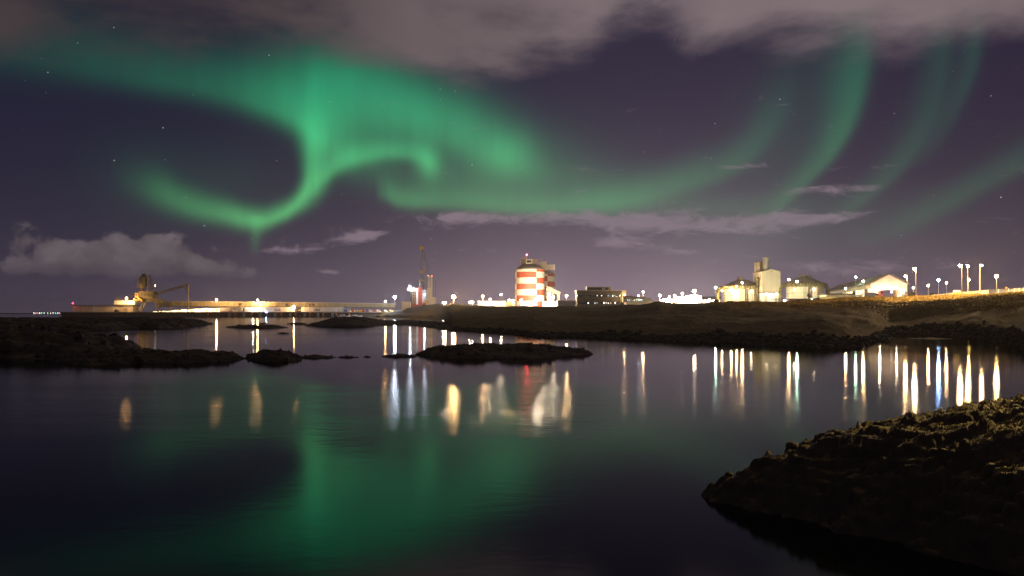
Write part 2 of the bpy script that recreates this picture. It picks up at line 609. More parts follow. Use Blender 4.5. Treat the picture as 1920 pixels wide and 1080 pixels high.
def faint(col, strength):        # lit windows: seen, but not worth sampling as lamps
    m = glow(col, strength)
    m.cycles.emission_sampling = 'NONE'
    return m


WHITE = mat('white_cladding', (0.68, 0.66, 0.62), 0.6, 0.14, 0.25, stretch=(1, 1, 0.3))
CREAM = mat('cream_cladding', (0.62, 0.55, 0.42), 0.65, 0.16, 0.3, stretch=(1, 1, 0.25))
BEIGE = mat('beige_cladding', (0.46, 0.40, 0.31), 0.7, 0.18, 0.35, stretch=(1, 1, 0.3))
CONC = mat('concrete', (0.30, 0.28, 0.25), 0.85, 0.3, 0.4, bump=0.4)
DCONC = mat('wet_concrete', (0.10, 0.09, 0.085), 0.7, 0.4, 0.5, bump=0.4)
STEEL = mat('galvanised_steel', (0.34, 0.33, 0.32), 0.5, 0.25, 1.0, metal=0.3)
DSTEEL = mat('dark_steel', (0.05, 0.048, 0.045), 0.6, 0.3, 1.0)
OLIVE = mat('loader_paint', (0.17, 0.15, 0.085), 0.6, 0.35, 0.5)
YELLOW = mat('yellow_paint', (0.62, 0.38, 0.03), 0.5, 0.2, 0.8)
GALLERY = mat('gallery_sheet', (0.42, 0.38, 0.24), 0.65, 0.2, 0.3, stretch=(1, 1, 0.4))
RED = mat('red_paint', (0.42, 0.075, 0.035), 0.6, 0.18, 0.4)
ROOF = mat('brown_roof', (0.14, 0.11, 0.085), 0.75, 0.25, 0.4)
GREYR = mat('grey_roof', (0.24, 0.20, 0.17), 0.7, 0.2, 0.4)
DARKW = mat('dark_wall', (0.085, 0.078, 0.072), 0.7, 0.18, 0.3)
ORANGE = mat('orange_rubber', (0.55, 0.16, 0.05), 0.7, 0.25, 1.0)
GLASS = mat('window_glass', (0.012, 0.013, 0.016), 0.12, 0.2, 0.5)
BLUEP = mat('blue_paint', (0.07, 0.11, 0.28), 0.5, 0.2, 0.6)
TYRE = mat('tyre_rubber', (0.02, 0.02, 0.02), 0.8, 0.2, 2.0)
CARP = mat('dark_car_paint', (0.03, 0.03, 0.035), 0.25, 0.2, 1.0)
PURPLE = mat('purple_grey_wall', (0.13, 0.11, 0.15), 0.7, 0.2, 0.3)


# ------------------------------------------------------------------ noise for the ground
_rng = np.random.RandomState(11)
_PERM = _rng.permutation(4096)
_GR = _rng.rand(4096) * 2 * np.pi


def perlin(x, y):
    xi, yi = np.floor(x).astype(np.int64), np.floor(y).astype(np.int64)
    fx, fy = x - xi, y - yi

    def g(ix, iy, dx, dy):
        a = _GR[_PERM[(ix + _PERM[iy & 4095]) & 4095]]
        return np.cos(a) * dx + np.sin(a) * dy
    u, v = fx * fx * fx * (fx * (fx * 6 - 15) + 10), fy * fy * fy * (fy * (fy * 6 - 15) + 10)
    a = g(xi, yi, fx, fy) * (1 - u) + g(xi + 1, yi, fx - 1, fy) * u
    b = g(xi, yi + 1, fx, fy - 1) * (1 - u) + g(xi + 1, yi + 1, fx - 1, fy - 1) * u
    return (a * (1 - v) + b * v) * 1.5


def fbm(x, y, o=4, gain=0.5, ridged=False):
    r, a, t = 0, 1.0, 0
    for i in range(o):
        p = perlin(x + 17.3 * i, y - 9.1 * i)
        r = r + a * ((1 - 2 * np.abs(p)) if ridged else p)
        t += a; a *= gain; x, y = x * 2.03, y * 2.03
    return r / t


def grid_mesh(name, X, Y, Z, material, keep=None, parent=None):
    n, m = X.shape
    idx = np.arange(n * m).reshape(n, m)
    q = np.stack([idx[:-1, :-1], idx[:-1, 1:], idx[1:, 1:], idx[1:, :-1]], -1).reshape(-1, 4)
    if keep is not None:
        kk = (keep[:-1, :-1] | keep[:-1, 1:] | keep[1:, 1:] | keep[1:, :-1]).reshape(-1)
        q = q[kk]
    used = np.unique(q)
    remap = -np.ones(n * m, int); remap[used] = np.arange(len(used))
    P = np.stack([X.ravel(), Y.ravel(), Z.ravel()], -1)[used]
    q = remap[q]
    # wind so that faces look up
    a, b, c = P[q[0, 0]], P[q[0, 1]], P[q[0, 3]]
    if np.cross(b - a, c - a)[2] < 0:
        q = q[:, ::-1]
    org = np.array([P[:, 0].mean(), P[:, 1].mean(), 0.0])
    me = bpy.data.meshes.new(name)
    me.from_pydata((P - org).tolist(), [], q.tolist())
    me.shade_smooth()
    me.materials.append(material)
    o = bpy.data.objects.new(name, me)
    o.location = org
    COL.objects.link(o)
    ORG[o.name] = Vector(org)
    return o
# ------------------------------------------------------------------ water
def water_material():
    m = bpy.data.materials.new('sea_water'); m.use_nodes = True
    nt = m.node_tree; N, L = nt.nodes, nt.links
    N.remove(N['Principled BSDF'])
    gl = N.new('ShaderNodeBsdfGlossy'); gl.distribution = 'BECKMANN'
    df = N.new('ShaderNodeBsdfDiffuse'); df.inputs['Color'].default_value = (0.0015, 0.0028, 0.0032, 1)
    fr = N.new('ShaderNodeFresnel'); fr.inputs['IOR'].default_value = 1.34
    mxs = N.new('ShaderNodeMixShader')
    L.new(fr.outputs[0], mxs.inputs[0]); L.new(df.outputs[0], mxs.inputs[1]); L.new(gl.outputs[0], mxs.inputs[2])
    L.new(mxs.outputs[0], N['Material Output'].inputs['Surface'])
    geo = N.new('ShaderNodeNewGeometry')

    def noise(scale, sc, detail, rough=0.5):
        mp = N.new('ShaderNodeMapping'); mp.inputs['Scale'].default_value = sc
        L.new(geo.outputs['Position'], mp.inputs[0])
        t = N.new('ShaderNodeTexNoise'); L.new(mp.outputs[0], t.inputs['Vector'])
        t.inputs['Scale'].default_value = scale; t.inputs['Detail'].default_value = detail; t.inputs['Roughness'].default_value = rough
        return t.outputs[0]

    def math_(op, *a):
        n = N.new('ShaderNodeMath'); n.operation = op
        for i, v in enumerate(a):
            if isinstance(v, (int, float)): n.inputs[i].default_value = v
            else: L.new(v, n.inputs[i])
        return n.outputs[0]
    ripple = noise(1.0, (1.25, 2.6, 1), 3, 0.55)
    swell = noise(1.0, (0.12, 0.30, 1), 2)
    patch = noise(1.0, (0.018, 0.045, 1), 3)                      # wind patches and slicks
    sep = N.new('ShaderNodeSeparateXYZ'); L.new(geo.outputs['Position'], sep.inputs[0])
    def ramp_(v, a, b_, c_, d_):
        n = N.new('ShaderNodeMapRange'); n.interpolation_type = 'SMOOTHSTEP'
        L.new(v, n.inputs['Value'])
        for k, x in zip(('From Min', 'From Max', 'To Min', 'To Max'), (a, b_, c_, d_)): n.inputs[k].default_value = x
        return n.outputs[0]
    # a breath of wind outside the reef, slack water close in and in the lagoon behind it
    wind = math_('MULTIPLY', ramp_(sep.outputs[1], 22.0, 31.0, 0.40, 2.3), ramp_(sep.outputs[1], 42.0, 62.0, 1.0, 0.13))
    # the eastern water lies in the lee of the headland
    lee = ramp_(math_('DIVIDE', sep.outputs[0], math_('MAXIMUM', sep.outputs[1], 1.0)), 0.05, 0.20, 1.0, 0.10)
    wind = math_('MULTIPLY', wind, lee)
    pr = N.new('ShaderNodeMapRange'); L.new(patch, pr.inputs['Value'])
    for k, v in zip(('From Min', 'From Max', 'To Min', 'To Max'), (0.34, 0.66, 0.55, 1.35)):
        pr.inputs[k].default_value = v
    amp = math_('MULTIPLY', wind, pr.outputs[0])
    h = math_('ADD', math_('MULTIPLY', ripple, 0.052), math_('MULTIPLY', swell, 0.11))
    bp = N.new('ShaderNodeBump'); bp.inputs['Distance'].default_value = 1.0
    L.new(math_('MULTIPLY', amp, WAVE), bp.inputs['Strength'])
    L.new(h, bp.inputs['Height'])
    L.new(bp.outputs[0], gl.inputs['Normal'])
    rr = math_('MULTIPLY', math_('ADD', ramp_(sep.outputs[1], 42.0, 62.0, 0.105, 0.092), math_('MULTIPLY', math_('MINIMUM', wind, 2.3), 0.026)), ramp_(patch, 0.34, 0.66, 0.85, 1.15))
    L.new(rr, gl.inputs['Roughness'])
    return m


WAVE = 0.13
mb = MB(); mb.add([(-6000, -900, 0), (6000, -900, 0), (6000, 6500, 0), (-6000, 6500, 0)], [(0, 1, 2, 3)])
tag(mb.build('water', water_material()), kind='structure')


# ------------------------------------------------------------------ ground materials
def ground_material(name, dark, light, moss, moss_dark, mscale, up=0.62, bump=0.5, bscale=6.0, mossiness=0.5, rough=0.9):
    """bare lava or turf with moss or grass on the flatter, higher faces"""
    m = bpy.data.materials.new(name); m.use_nodes = True
    nt = m.node_tree; N, L = nt.nodes, nt.links
    b = N['Principled BSDF']; b.inputs['Roughness'].default_value = rough
    b.inputs['Specular IOR Level'].default_value = 0.3
    geo = N.new('ShaderNodeNewGeometry')

    def noise(scale, detail=6, rg=0.6):
        t = N.new('ShaderNodeTexNoise'); L.new(geo.outputs['Position'], t.inputs['Vector'])
        t.inputs['Scale'].default_value = scale; t.inputs['Detail'].default_value = detail; t.inputs['Roughness'].default_value = rg
        return t.outputs[0]

    def ramp(v, a, c1, d, c2):
        r = N.new('ShaderNodeValToRGB'); L.new(v, r.inputs[0])
        r.color_ramp.elements[0].position = a; r.color_ramp.elements[0].color = (*c1, 1)
        r.color_ramp.elements[1].position = d; r.color_ramp.elements[1].color = (*c2, 1)
        return r.outputs[0]
    rock = ramp(noise(mscale), .3, dark, .72, light)
    green = ramp(noise(mscale * 2.3), .3, moss_dark, .7, moss)
    sp = N.new('ShaderNodeSeparateXYZ'); L.new(geo.outputs['Normal'], sp.inputs[0])
    a = N.new('ShaderNodeMath'); a.operation = 'MULTIPLY_ADD'
    L.new(noise(mscale * 0.35, 3), a.inputs[0]); a.inputs[1].default_value = 0.9; L.new(sp.outputs[2], a.inputs[2])
    mr = N.new('ShaderNodeMapRange'); mr.interpolation_type = 'SMOOTHSTEP'
    L.new(a.outputs[0], mr.inputs['Value'])
    mr.inputs['From Min'].default_value = up + 0.95 - mossiness; mr.inputs['From Max'].default_value = up + 1.12 - mossiness
    mx = N.new('ShaderNodeMix'); mx.data_type = 'RGBA'
    L.new(mr.outputs[0], mx.inputs[0]); L.new(rock, mx.inputs[6]); L.new(green, mx.inputs[7])
    L.new(mx.outputs[2], b.inputs['Base Color'])
    bp = N.new('ShaderNodeBump'); bp.inputs['Strength'].default_value = bump; bp.inputs['Distance'].default_value = 0.5 / bscale
    L.new(noise(bscale, 7, 0.68), bp.inputs['Height'])
    L.new(bp.outputs[0], b.inputs['Normal'])
    return m


TURF = ground_material('turf', (0.024, 0.016, 0.010), (0.058, 0.038, 0.020), (0.135, 0.094, 0.014), (0.055, 0.040, 0.009), 0.45, up=0.5, bump=0.9, bscale=1.6, mossiness=0.55)
LAVA = ground_material('lava_rock', (0.012, 0.010, 0.010), (0.036, 0.030, 0.028), (0.070, 0.054, 0.016), (0.030, 0.024, 0.010), 0.8, up=0.66, bump=0.8, bscale=3.0, mossiness=0.28, rough=0.8)
SHORE = ground_material('mossy_lava', (0.013, 0.011, 0.011), (0.050, 0.039, 0.032), (0.125, 0.096, 0.020), (0.050, 0.040, 0.012), 3.0, up=0.62, bump=1.0, bscale=16.0, mossiness=0.27, rough=0.75)

# ------------------------------------------------------------------ the headland: profiles from the shore up to the plateau
# px: shore row | ridge (Y, z) | dip (Y, z) | break (Y, z) | rim row, rim Y
COLS = [
    (690, 594.0, (1010, .2), (1020, .2), (1040, .3), 592.5, 1060),
    (706, 594.0, (960, 1.0), (980, 1.0), (1000, 1.5), 590.0, 1010),
    (730, 594.8, (900, 2.5), (915, 3.2), (930, 4.2), 585.5, 950),
    (760, 595.2, (850, 3.2), (865, 4.5), (880, 7.0), 579.0, 900),
    (800, 595.6, (815, 4.0), (830, 6.0), (845, 9.0), 571.8, 870),
    (826, 596.5, (760, 4.0), (775, 5.5), (800, 8.5), 569.5, 830),
    (845, 618.0, (260, 1.8), (330, 1.6), (520, 4.6), 569.5, 700),
    (880, 621.0, (240, 2.4), (300, 2.2), (420, 4.6), 572.5, 560),
    (930, 622.5, (225, 2.6), (280, 2.5), (370, 5.0), 575.0, 470),
    (1000, 631.0, (190, 2.6), (240, 2.6), (330, 4.9), 575.2, 430),
    (1080, 632.0, (185, 2.4), (230, 2.5), (300, 4.9), 575.2, 400),
    (1140, 633.0, (180, 2.6), (220, 2.8), (270, 5.0), 574.6, 350),
    (1200, 636.5, (165, 2.6), (200, 3.0), (250, 5.6), 571.5, 300),
    (1236, 638.5, (160, 2.4), (195, 3.2), (245, 6.4), 567.5, 285),
    (1262, 639.5, (155, 2.2), (190, 3.1), (240, 5.8), 571.0, 285),
    (1320, 640.5, (148, 2.4), (180, 3.0), (235, 5.8), 569.0, 280),
    (1400, 643.5, (138, 2.6), (170, 2.6), (225, 5.7), 568.6, 280),
    (1470, 646.5, (131, 2.75), (160, 2.4), (220, 5.9), 567.4, 275),
    (1540, 650.0, (125, 2.65), (150, 2.2), (210, 6.0), 563.6, 265),
    (1585, 651.0, (121, 1.9), (146, 1.7), (202, 6.0), 561.8, 258),
    (1610, 649.0, (117, 1.1), (146, 1.2), (198, 6.0), 561.0, 254),
    (1630, 643.0, (124, .6), (150, 1.1), (194, 5.8), 560.4, 250),
    (1648, 633.0, (150, .8), (166, 1.6), (192, 5.7), 559.8, 246),
    (1665, 625.0, (180, 2.0), (184, 2.8), (194, 5.6), 559.2, 243),
    (1700, 624.5, (178, 2.6), (182, 3.2), (190, 5.6), 558.4, 236),
    (1760, 629.0, (158, 2.6), (163, 3.0), (178, 5.5), 557.6, 228),
    (1820, 634.0, (140, 2.4), (148, 2.8), (168, 5.3), 555.8, 220),
    (1880, 641.0, (122, 2.2), (134, 2.6), (160, 5.3), 553.2, 213),
    (1905, 646.5, (112, 2.2), (128, 2.6), (158, 5.4), 552.0, 210),
    (1935, 657.0, (98, 2.2), (118, 2.8), (154, 5.5), 550.8, 206),
    (2000, 672.0, (86, 2.3), (110, 3.0), (150, 5.6), 548.5, 200),
    (2150, 690.0, (78, 2.6), (105, 3.3), (145, 5.8), 545.0, 190),
    (2500, 700.0, (76, 2.8), (100, 3.6), (140, 6.0), 540.0, 180),
]
_cp = np.array([c[0] for c in COLS], float)
_K = []
for c in COLS:
    ys, yr = wy(c[1]), c[6]
    zr = wz(c[5], yr)
    _K.append([(ys - 25, -2.5), (ys, 0.0), (ys + (c[2][0] - ys) * .35, c[2][1] * .55), c[2], c[3], c[4], (yr, zr),
               (yr + 60, max(wz(c[5] + 2.2, yr + 60), zr - .2)), (yr + 260, min(9.4, max(zr, wz(c[5] + 3.0, yr + 260)))), (1700, 9.4 if c[0] > 820 else 3.0), (2600, 6.0)])
_K = np.array(_K)


def land_z(px, y):
    """smooth height of the headland (arrays)"""
    px, y = np.broadcast_arrays(np.asarray(px, float), np.asarray(y, float))
    sh = px.shape
    px, y = px.ravel(), y.ravel()
    KY = np.stack([np.interp(px, _cp, _K[:, k, 0]) for k in range(_K.shape[1])])
    KZ = np.stack([np.interp(px, _cp, _K[:, k, 1]) for k in range(_K.shape[1])])
    out = np.where(y < KY[0], KZ[0], KZ[-1])
    for k in range(len(KY) - 1):
        t = (y - KY[k]) / np.maximum(KY[k + 1] - KY[k], 1e-3)
        s = (t >= 0) & (t < 1)
        ts = t * t * (3 - 2 * t) * .6 + t * .4
        out = np.where(s, KZ[k] + (KZ[k + 1] - KZ[k]) * ts, out)
    rim = KY[6]
    # hummocks on the slope, fading out on the levelled ground behind the rim
    x = (px - 960) / F * y
    k = np.clip((rim + 25 - y) / 40, 0, 1) * np.clip((y - KY[1] + 4) / 20, 0, 1)
    out = out + k * (fbm(x * .045, y * .045, 4) * 1.35 + fbm(x * .16 + 5, y * .22, 4, .5, True) * .42 + fbm(x * .6, y * .6, 3) * .22)
    near_rim = np.clip(1 - np.abs(y - rim) / 60, 0, 1)
    out = out + near_rim * fbm(x * .15, y * .1, 3) * .28
    return out.reshape(sh)


def gz(px, y): return float(land_z(np.array([px]), np.array([y]))[0])


_u = np.concatenate([np.arange(690, 1600, 4.5), np.arange(1600, 1960, 3.0), np.arange(1960, 2500, 12)])
_t = np.linspace(0, 1, 330)
_shore = np.interp(_u, _cp, _K[:, 0, 0])
YY = _shore[None, :] * (2600 / _shore[None, :]) ** (_t[:, None] ** 1.25)
PX = np.broadcast_to(_u[None, :], YY.shape)
ZZ = land_z(PX, YY)
land = grid_mesh('headland', (PX - 960) / F * YY, YY, ZZ, TURF, keep=ZZ > -2.0)
tag(land, kind='structure')

# tussocks of dry grass on the lit bank and along the rim
rs = np.random.RandomState(5)
n_t = 30000
pxs = rs.uniform(1330, 1990, n_t)
KYr = np.interp(pxs, _cp, _K[:, 6, 0]); KYb = np.interp(pxs, _cp, _K[:, 5, 0])
ys_ = KYb - 12 + (KYr + 6 - KYb + 12) * rs.rand(n_t) ** .8
zs_ = land_z(pxs, ys_)
def tufts(x, y, z, s, wide, tall, rs, n=3):
    """one little three-sided tussock, or blade, at each point"""
    N = len(x); a = rs.rand(N) * 6.283
    rows = [np.stack([x + s * wide * np.cos(a + k * 6.283 / n), y + s * wide * np.sin(a + k * 6.283 / n), z - .05 * s], -1) for k in range(n)]
    rows.append(np.stack([x + rs.uniform(-.5, .5, N) * s, y + rs.uniform(-.5, .5, N) * s, z + s * tall * rs.uniform(.7, 1.3, N)], -1))
    V = np.stack(rows, 1).reshape(-1, 3); b = np.arange(N) * (n + 1)
    Fc = np.concatenate([np.stack([b + k, b + (k + 1) % n, b + n], -1) for k in range(n if n > 2 else 1)])
    m = MB(); m.v, m.f = V.tolist(), Fc.tolist()
    return m


gm = tufts((pxs - 960) / F * ys_, ys_, zs_, rs.uniform(.12, .34, n_t), .75, 1.0, rs)
GRASS = mat('dry_grass', (0.090, 0.056, 0.007), 0.85, 0.5, 0.5, col2=(0.24, 0.160, 0.018))
tag(gm.build('dry_grass', GRASS), 'dry yellow grass tussocks on the lamplit bank', 'grass', kind='stuff')

rs = np.random.RandomState(9)
pxs = rs.uniform(850, 1950, 2600)
ysh = np.interp(pxs, _cp, _K[:, 1, 0]) + rs.normal(size=2600) * 2.2 + 1.5
sm = MB()
ico = MB().ball((0, 0, 0), 1.0, 6, 4)
iv = np.array(ico.v)
for px_, y_, z_ in zip(pxs, ysh, land_z(pxs, ysh)):
    r_ = rs.uniform(.12, .5) * (1 if rs.rand() < .8 else 1.7)
    v_ = iv * (1 + rs.uniform(-.28, .28, (len(iv), 1))) * r_ * np.array([1.2, 1.1, .8])
    sm.add((v_ + np.array([(px_ - 960) / F * y_, y_, max(z_, -.1) + .05])).tolist(), ico.f)
tag(sm.build('shore_stones', LAVA), 'dark lava stones strewn along the water line of the headland', 'stones', kind='stuff')

# ------------------------------------------------------------------ islets and reefs
def seg_dist(px, py, poly):
    """signed distance to a closed polygon: inside positive"""
    d = np.full(px.shape, 1e9); inside = np.zeros(px.shape, bool)
    n = len(poly)
    for i in range(n):
        (x0, y0), (x1, y1) = poly[i], poly[(i + 1) % n]
        dx, dy = x1 - x0, y1 - y0
        t = np.clip(((px - x0) * dx + (py - y0) * dy) / (dx * dx + dy * dy + 1e-9), 0, 1)
        d = np.minimum(d, np.hypot(px - x0 - t * dx, py - y0 - t * dy))
        c = ((y0 > py) != (y1 > py)) & (px < dx * (py - y0) / (dy if abs(dy) > 1e-9 else 1e-9) + x0)
        inside ^= c
    return np.where(inside, d, -d)


def islet(name, shore, zmax, L, cell, rough, label, material=None, world=False, zfun=None, bump_scale=1.0, steps=0.0, cat='rock', kind=None):
    """rock standing out of the water inside a shoreline given as photo points on the water (or world points)"""
    poly = shore if world else [(wx(p, wy(q)), wy(q)) for p, q in shore]
    P = np.array(poly)
    x0, y0 = P.min(0) - 3 * cell - L * .3; x1, y1 = P.max(0) + 3 * cell + L * .3
    nx, ny = int((x1 - x0) / cell) + 1, int((y1 - y0) / cell) + 1
    X, Y = np.meshgrid(np.linspace(x0, x1, nx), np.linspace(y0, y1, ny))
    s = bump_scale / L
    d = seg_dist(X, Y, poly) + L * .55 * rough * fbm(X * s * 1.1, Y * s * 1.1, 4) + L * .16 * fbm(X * s * 6, Y * s * 6, 3)
    zm = zmax if zfun is None else zfun(X, Y)
    lump = np.clip(.52 + 1.15 * fbm(X * s * .62 + 40, Y * s * .62, 3), .08, 1.15)       # humps and saddles along the crest
    crag = fbm(X * s * 2.1 + 9, Y * s * 2.1, 4, .6, True)
    chip = fbm(X * s * 7.5 + 3, Y * s * 7.5, 3, .6, True)
    sat = 1 - np.exp(-np.maximum(d, 0) / (L * .55))
    Z = np.where(d > 0, zm * sat * (.24 + .60 * lump) + zm * rough * sat * (.24 * crag + .15 * chip), d * .6)
    Z = np.maximum(Z, -1.2)
    o = grid_mesh(name, X, Y, Z, material or LAVA, keep=Z > -.45)
    tag(o, label, cat, kind=kind)
    # loose blocks on the crest and at the water's edge
    r_ = np.random.RandomState(int(abs(P[0, 0] * 7)) % 9999)
    ok = np.argwhere((Z > .04 * zmax) & (d < L * 2.2))
    n = int(min(240, 14 + (x1 - x0) * (y1 - y0) / (L * L) * .45))
    sm = MB(); ib = MB().ball((0, 0, 0), 1.0, 6, 4); iv = np.array(ib.v)
    for i_, j_ in ok[r_.randint(len(ok), size=n)]:
        q = (r_.uniform(.06, .16) + (.16 if r_.rand() < .12 else 0)) * min(zmax, 1.6)
        v_ = iv * (1 + r_.uniform(-.35, .35, (len(iv), 1))) * q * np.array([1.35, 1.2, 1.0])
        sm.add((v_ + np.array([X[i_, j_], Y[i_, j_], Z[i_, j_] + q * .25])).tolist(), ib.f)
    st_ = sm.build('loose_stones', material or LAVA, o); st_['kind'] = 'stuff'
    return o


islet('lava_headland', [(-420, 618), (0, 620), (200, 619), (262, 614.8), (300, 616), (340, 613.5), (366, 612.5), (393, 607.6), (370, 606.8), (345, 607),
                        (305, 606), (200, 605), (60, 606), (-420, 605)], 2.35, 6.0, .6, 1.15,
      'long dark lava ridge by the water in front of the ship loader', bump_scale=1.6)
islet('lava_mound', [(-420, 668), (0, 671), (60, 672), (100, 676), (130, 674), (160, 672), (215, 667), (240, 660), (266, 652.7), (240, 648.5), (205, 643),
                     (170, 638), (140, 634), (100, 631), (-420, 629)], 2.15, 4.2, .34, 1.1,
      'broad lava mound with yellowish moss on its crest, left shore', bump_scale=1.2)
islet('lava_reef', [(92, 676), (125, 682), (165, 685), (250, 682), (350, 681), (420, 678), (456, 672.6), (440, 668.5), (380, 667.5), (300, 667), (200, 666), (150, 664), (112, 668)],
      0.80, 1.6, .11, 1.0, 'low jagged lava reef running out from the mossy mound', bump_scale=1.3)
islet('reef_rock', [(462, 673.5), (480, 677.5), (505, 678.5), (540, 678), (563, 673), (556, 668.5), (520, 667), (490, 668), (466, 669)],
      0.80, 1.3, .08, 1.1, 'knobbly lava rock at the end of the low reef', bump_scale=1.3)
islet('flat_rock', [(562, 670.2), (590, 672.6), (618, 671.6), (630, 670), (606, 668.6), (580, 668.2)], .32, 1.2, .10, 1.0, 'long flat wet rock just beyond the knobbly reef end')
islet('flat_rock', [(632, 670), (650, 671.4), (671, 670.2), (655, 668.8)], .26, .9, .08, 1.0, 'thin flat rock, middle one of the reef row')
islet('flat_rock', [(680, 669.6), (690, 670.2), (698, 669.4), (688, 668.8)], .18, .6, .06, 1.0, 'tiny flat rock between reef row and white lamp reflection')
islet('flat_rock', [(716, 668.4), (735, 669.6), (765, 669.4), (784, 668), (760, 666.4), (735, 666.6)], .30, .9, .09, 1.0, 'low wet rock crossed by the white lamp reflection')
islet('lava_islet', [(780, 664.8), (800, 668.5), (840, 671.5), (900, 673), (960, 672.5), (1010, 671), (1060, 668), (1108, 664.6), (1098, 661.6), (1060, 658.5), (1000, 656.5),
                     (900, 656.5), (840, 658.5), (800, 660.5)], 1.02, 2.4, .12, .95, 'long dark lava islet in the middle of the lagoon', bump_scale=1.2)


def _zE(X, Y):
    p = 960 + F * X / Y
    return np.interp(p, [570, 620, 670, 695, 715, 760, 800, 850], [1.8, 2.5, 2.65, 2.0, 1.05, 1.0, 1.1, 1.9])


islet('lava_spit', [(577, 611), (600, 612.5), (640, 613.2), (690, 613.2), (706, 610), (740, 609), (765, 609.8), (800, 613.6), (850, 619.5), (870, 616), (850, 606),
                    (800, 603.8), (760, 603.2), (720, 602.4), (690, 602), (640, 601), (600, 604)], 2.6, 8.0, .8, .8,
      'humped lava spit reaching out from the headland below the white lamp', zfun=_zE, bump_scale=1.5)
islet('flat_rock', [(424, 613.6), (450, 615.4), (500, 615.6), (540, 613.8), (520, 612.4), (470, 612.2)], .75, 2.5, .4, 1.0, 'long flat skerry under the orange pier lights')
islet('flat_rock', [(538, 607.4), (560, 608.8), (577, 607.8), (560, 606.6)], .7, 2.5, .4, 1.0, 'small skerry left of the humped spit')
islet('flat_rock', [(484, 607), (495, 608), (505, 607.2), (495, 606.5)], .5, 2.0, .4, 1.0, 'smallest skerry before the white pier sheds')
islet('flat_rock', [(521, 625), (531, 626.2), (541, 625), (531, 624)], .38, 1.2, .18, 1.1, 'little stone alone in the lagoon')
islet('bay_rock', [(1636, 634), (1648, 639.5), (1664, 640.5), (1676, 636), (1668, 631), (1650, 629.5)], .95, 2.0, .2, 1.0, 'dark rock in the bay beneath the hall lights')
islet('flat_rock', [(1700, 634.2), (1745, 636.6), (1790, 635.6), (1750, 633.6)], .16, 2.0, .3, .8, 'thin dark bar in the bay under the street lamps')

# near shore, bottom right
fore_poly = [(4.15, 17.75), (4.9, 18.2), (5.6, 18.45), (7.0, 19.2), (9.0, 20.3), (12, 22.2), (16, 24.6), (24, 33), (40, 44), (66, 44), (66, -2), (13.5, -2), (11.6, 5), (10.2, 8.2),
             (8.7, 10.8), (7.0, 13.4), (5.5, 15.6), (4.4, 17.0)]


def _zF(X, Y): return np.interp(X, [4, 6, 8, 11, 16, 30, 60], [1.45, 1.75, 1.95, 2.15, 2.2, 2.5, 2.9])


fx = np.concatenate([np.arange(3.4, 12.6, .045), np.arange(12.6, 66, .6)])
fy = np.concatenate([np.arange(-2, 9, .3), np.arange(9, 23, .045), np.arange(23, 46, .5)])
X, Y = np.meshgrid(fx, fy)
d = seg_dist(X, Y, fore_poly) + .42 * fbm(X * 1.1, Y * 1.1, 4) + .12 * fbm(X * 5, Y * 5, 3)
zm = _zF(X, Y)
base = zm * (1 - np.exp(-np.maximum(d, 0) / 1.55))
ca, sa = math.cos(.16), math.sin(.16)
U, V = X * ca + Y * sa, -X * sa + Y * ca                    # strata run down towards the point
led = fbm(U * .42 + 3, V * 1.5, 4, .55, True)
led2 = fbm(U * 1.2 + 8, V * 4.2, 4, .6, True)
knob = fbm(X * 2.2 + 5, Y * 2.2, 4, .55, True)
k = np.clip(d / 1.1, 0, 1)
mossk = np.clip((X - 8.2) / 2.4, 0, 1)
Z = base + k * ((.26 - .06 * mossk) * led + (.15 * (1 - .55 * mossk)) * led2 + .06 * (1 - .5 * mossk) * knob - .10)
stp = .21 + .10 * mossk
q = (Z + .22 * fbm(X * .8, Y * .8, 3)) / stp
fr = q - np.floor(q)
Z = Z + k * .62 * stp * (np.clip((fr - .5) * 3.4, -.5, .5) + .5 - fr) * (1 - .45 * mossk)       # broken ledges
Z += k * mossk * .16 * np.abs(fbm(X * 1.25, Y * 1.25, 3)) * 2
Z += k * (.034 - .012 * mossk) * fbm(U * 6, V * 11, 3, .6, True) + k * .016 * fbm(X * 16, Y * 16, 2)
Z = np.where(d > 0, Z, d * .7)
fore = grid_mesh('near_shore', X, Y, np.maximum(Z, -1.0), SHORE, keep=Z > -.5)
tag(fore, kind='structure')
FZ = Z


def fore_z(x, y):
    i = int(np.clip(np.searchsorted(fx, x), 0, len(fx) - 1)); j = int(np.clip(np.searchsorted(fy, y), 0, len(fy) - 1))
    return float(FZ[j, i])


# loose lava blocks along the edge
rs = np.random.RandomState(21)


def boulder(x, y, z, r, parent):
    mbl = MB().ball((0, 0, 0), 1.0, 14, 9)
    V = np.array(mbl.v)
    nrm = V / (np.linalg.norm(V, axis=1)[:, None] + 1e-6)
    o = rs.rand(3) * 50
    f = 1 + .34 * fbm(nrm[:, 0] * 1.5 + o[0], nrm[:, 1] * 1.5 + nrm[:, 2] * 1.3 + o[1], 3) + .18 * fbm(nrm[:, 0] * 4 + o[2], nrm[:, 2] * 4 + nrm[:, 1] * 2, 2, .5, True)
    V = V * f[:, None] * r * np.array([1.15, 1.0, .85])
    mbl.v = [(x + a, y + b, z + c) for a, b, c in V]
    return mbl.build('boulder', SHORE, parent, smooth=True)


for bx_, by_, r in ((7.42, 18.62, .20), (7.68, 18.72, .15), (7.18, 18.55, .13), (8.05, 18.9, .14), (6.28, 18.32, .17), (6.5, 18.38, .10), (5.62, 18.05, .14), (5.42, 18.0, .09),
                    (5.85, 18.15, .10), (6.95, 18.4, .10), (8.4, 19.0, .17), (8.75, 19.2, .12), (5.05, 17.72, .10), (4.75, 17.6, .07), (9.2, 19.3, .16), (6.1, 17.5, .12), (7.0, 17.1, .13)):
    boulder(bx_, by_, fore_z(bx_, by_) + r * .35, r, fore)

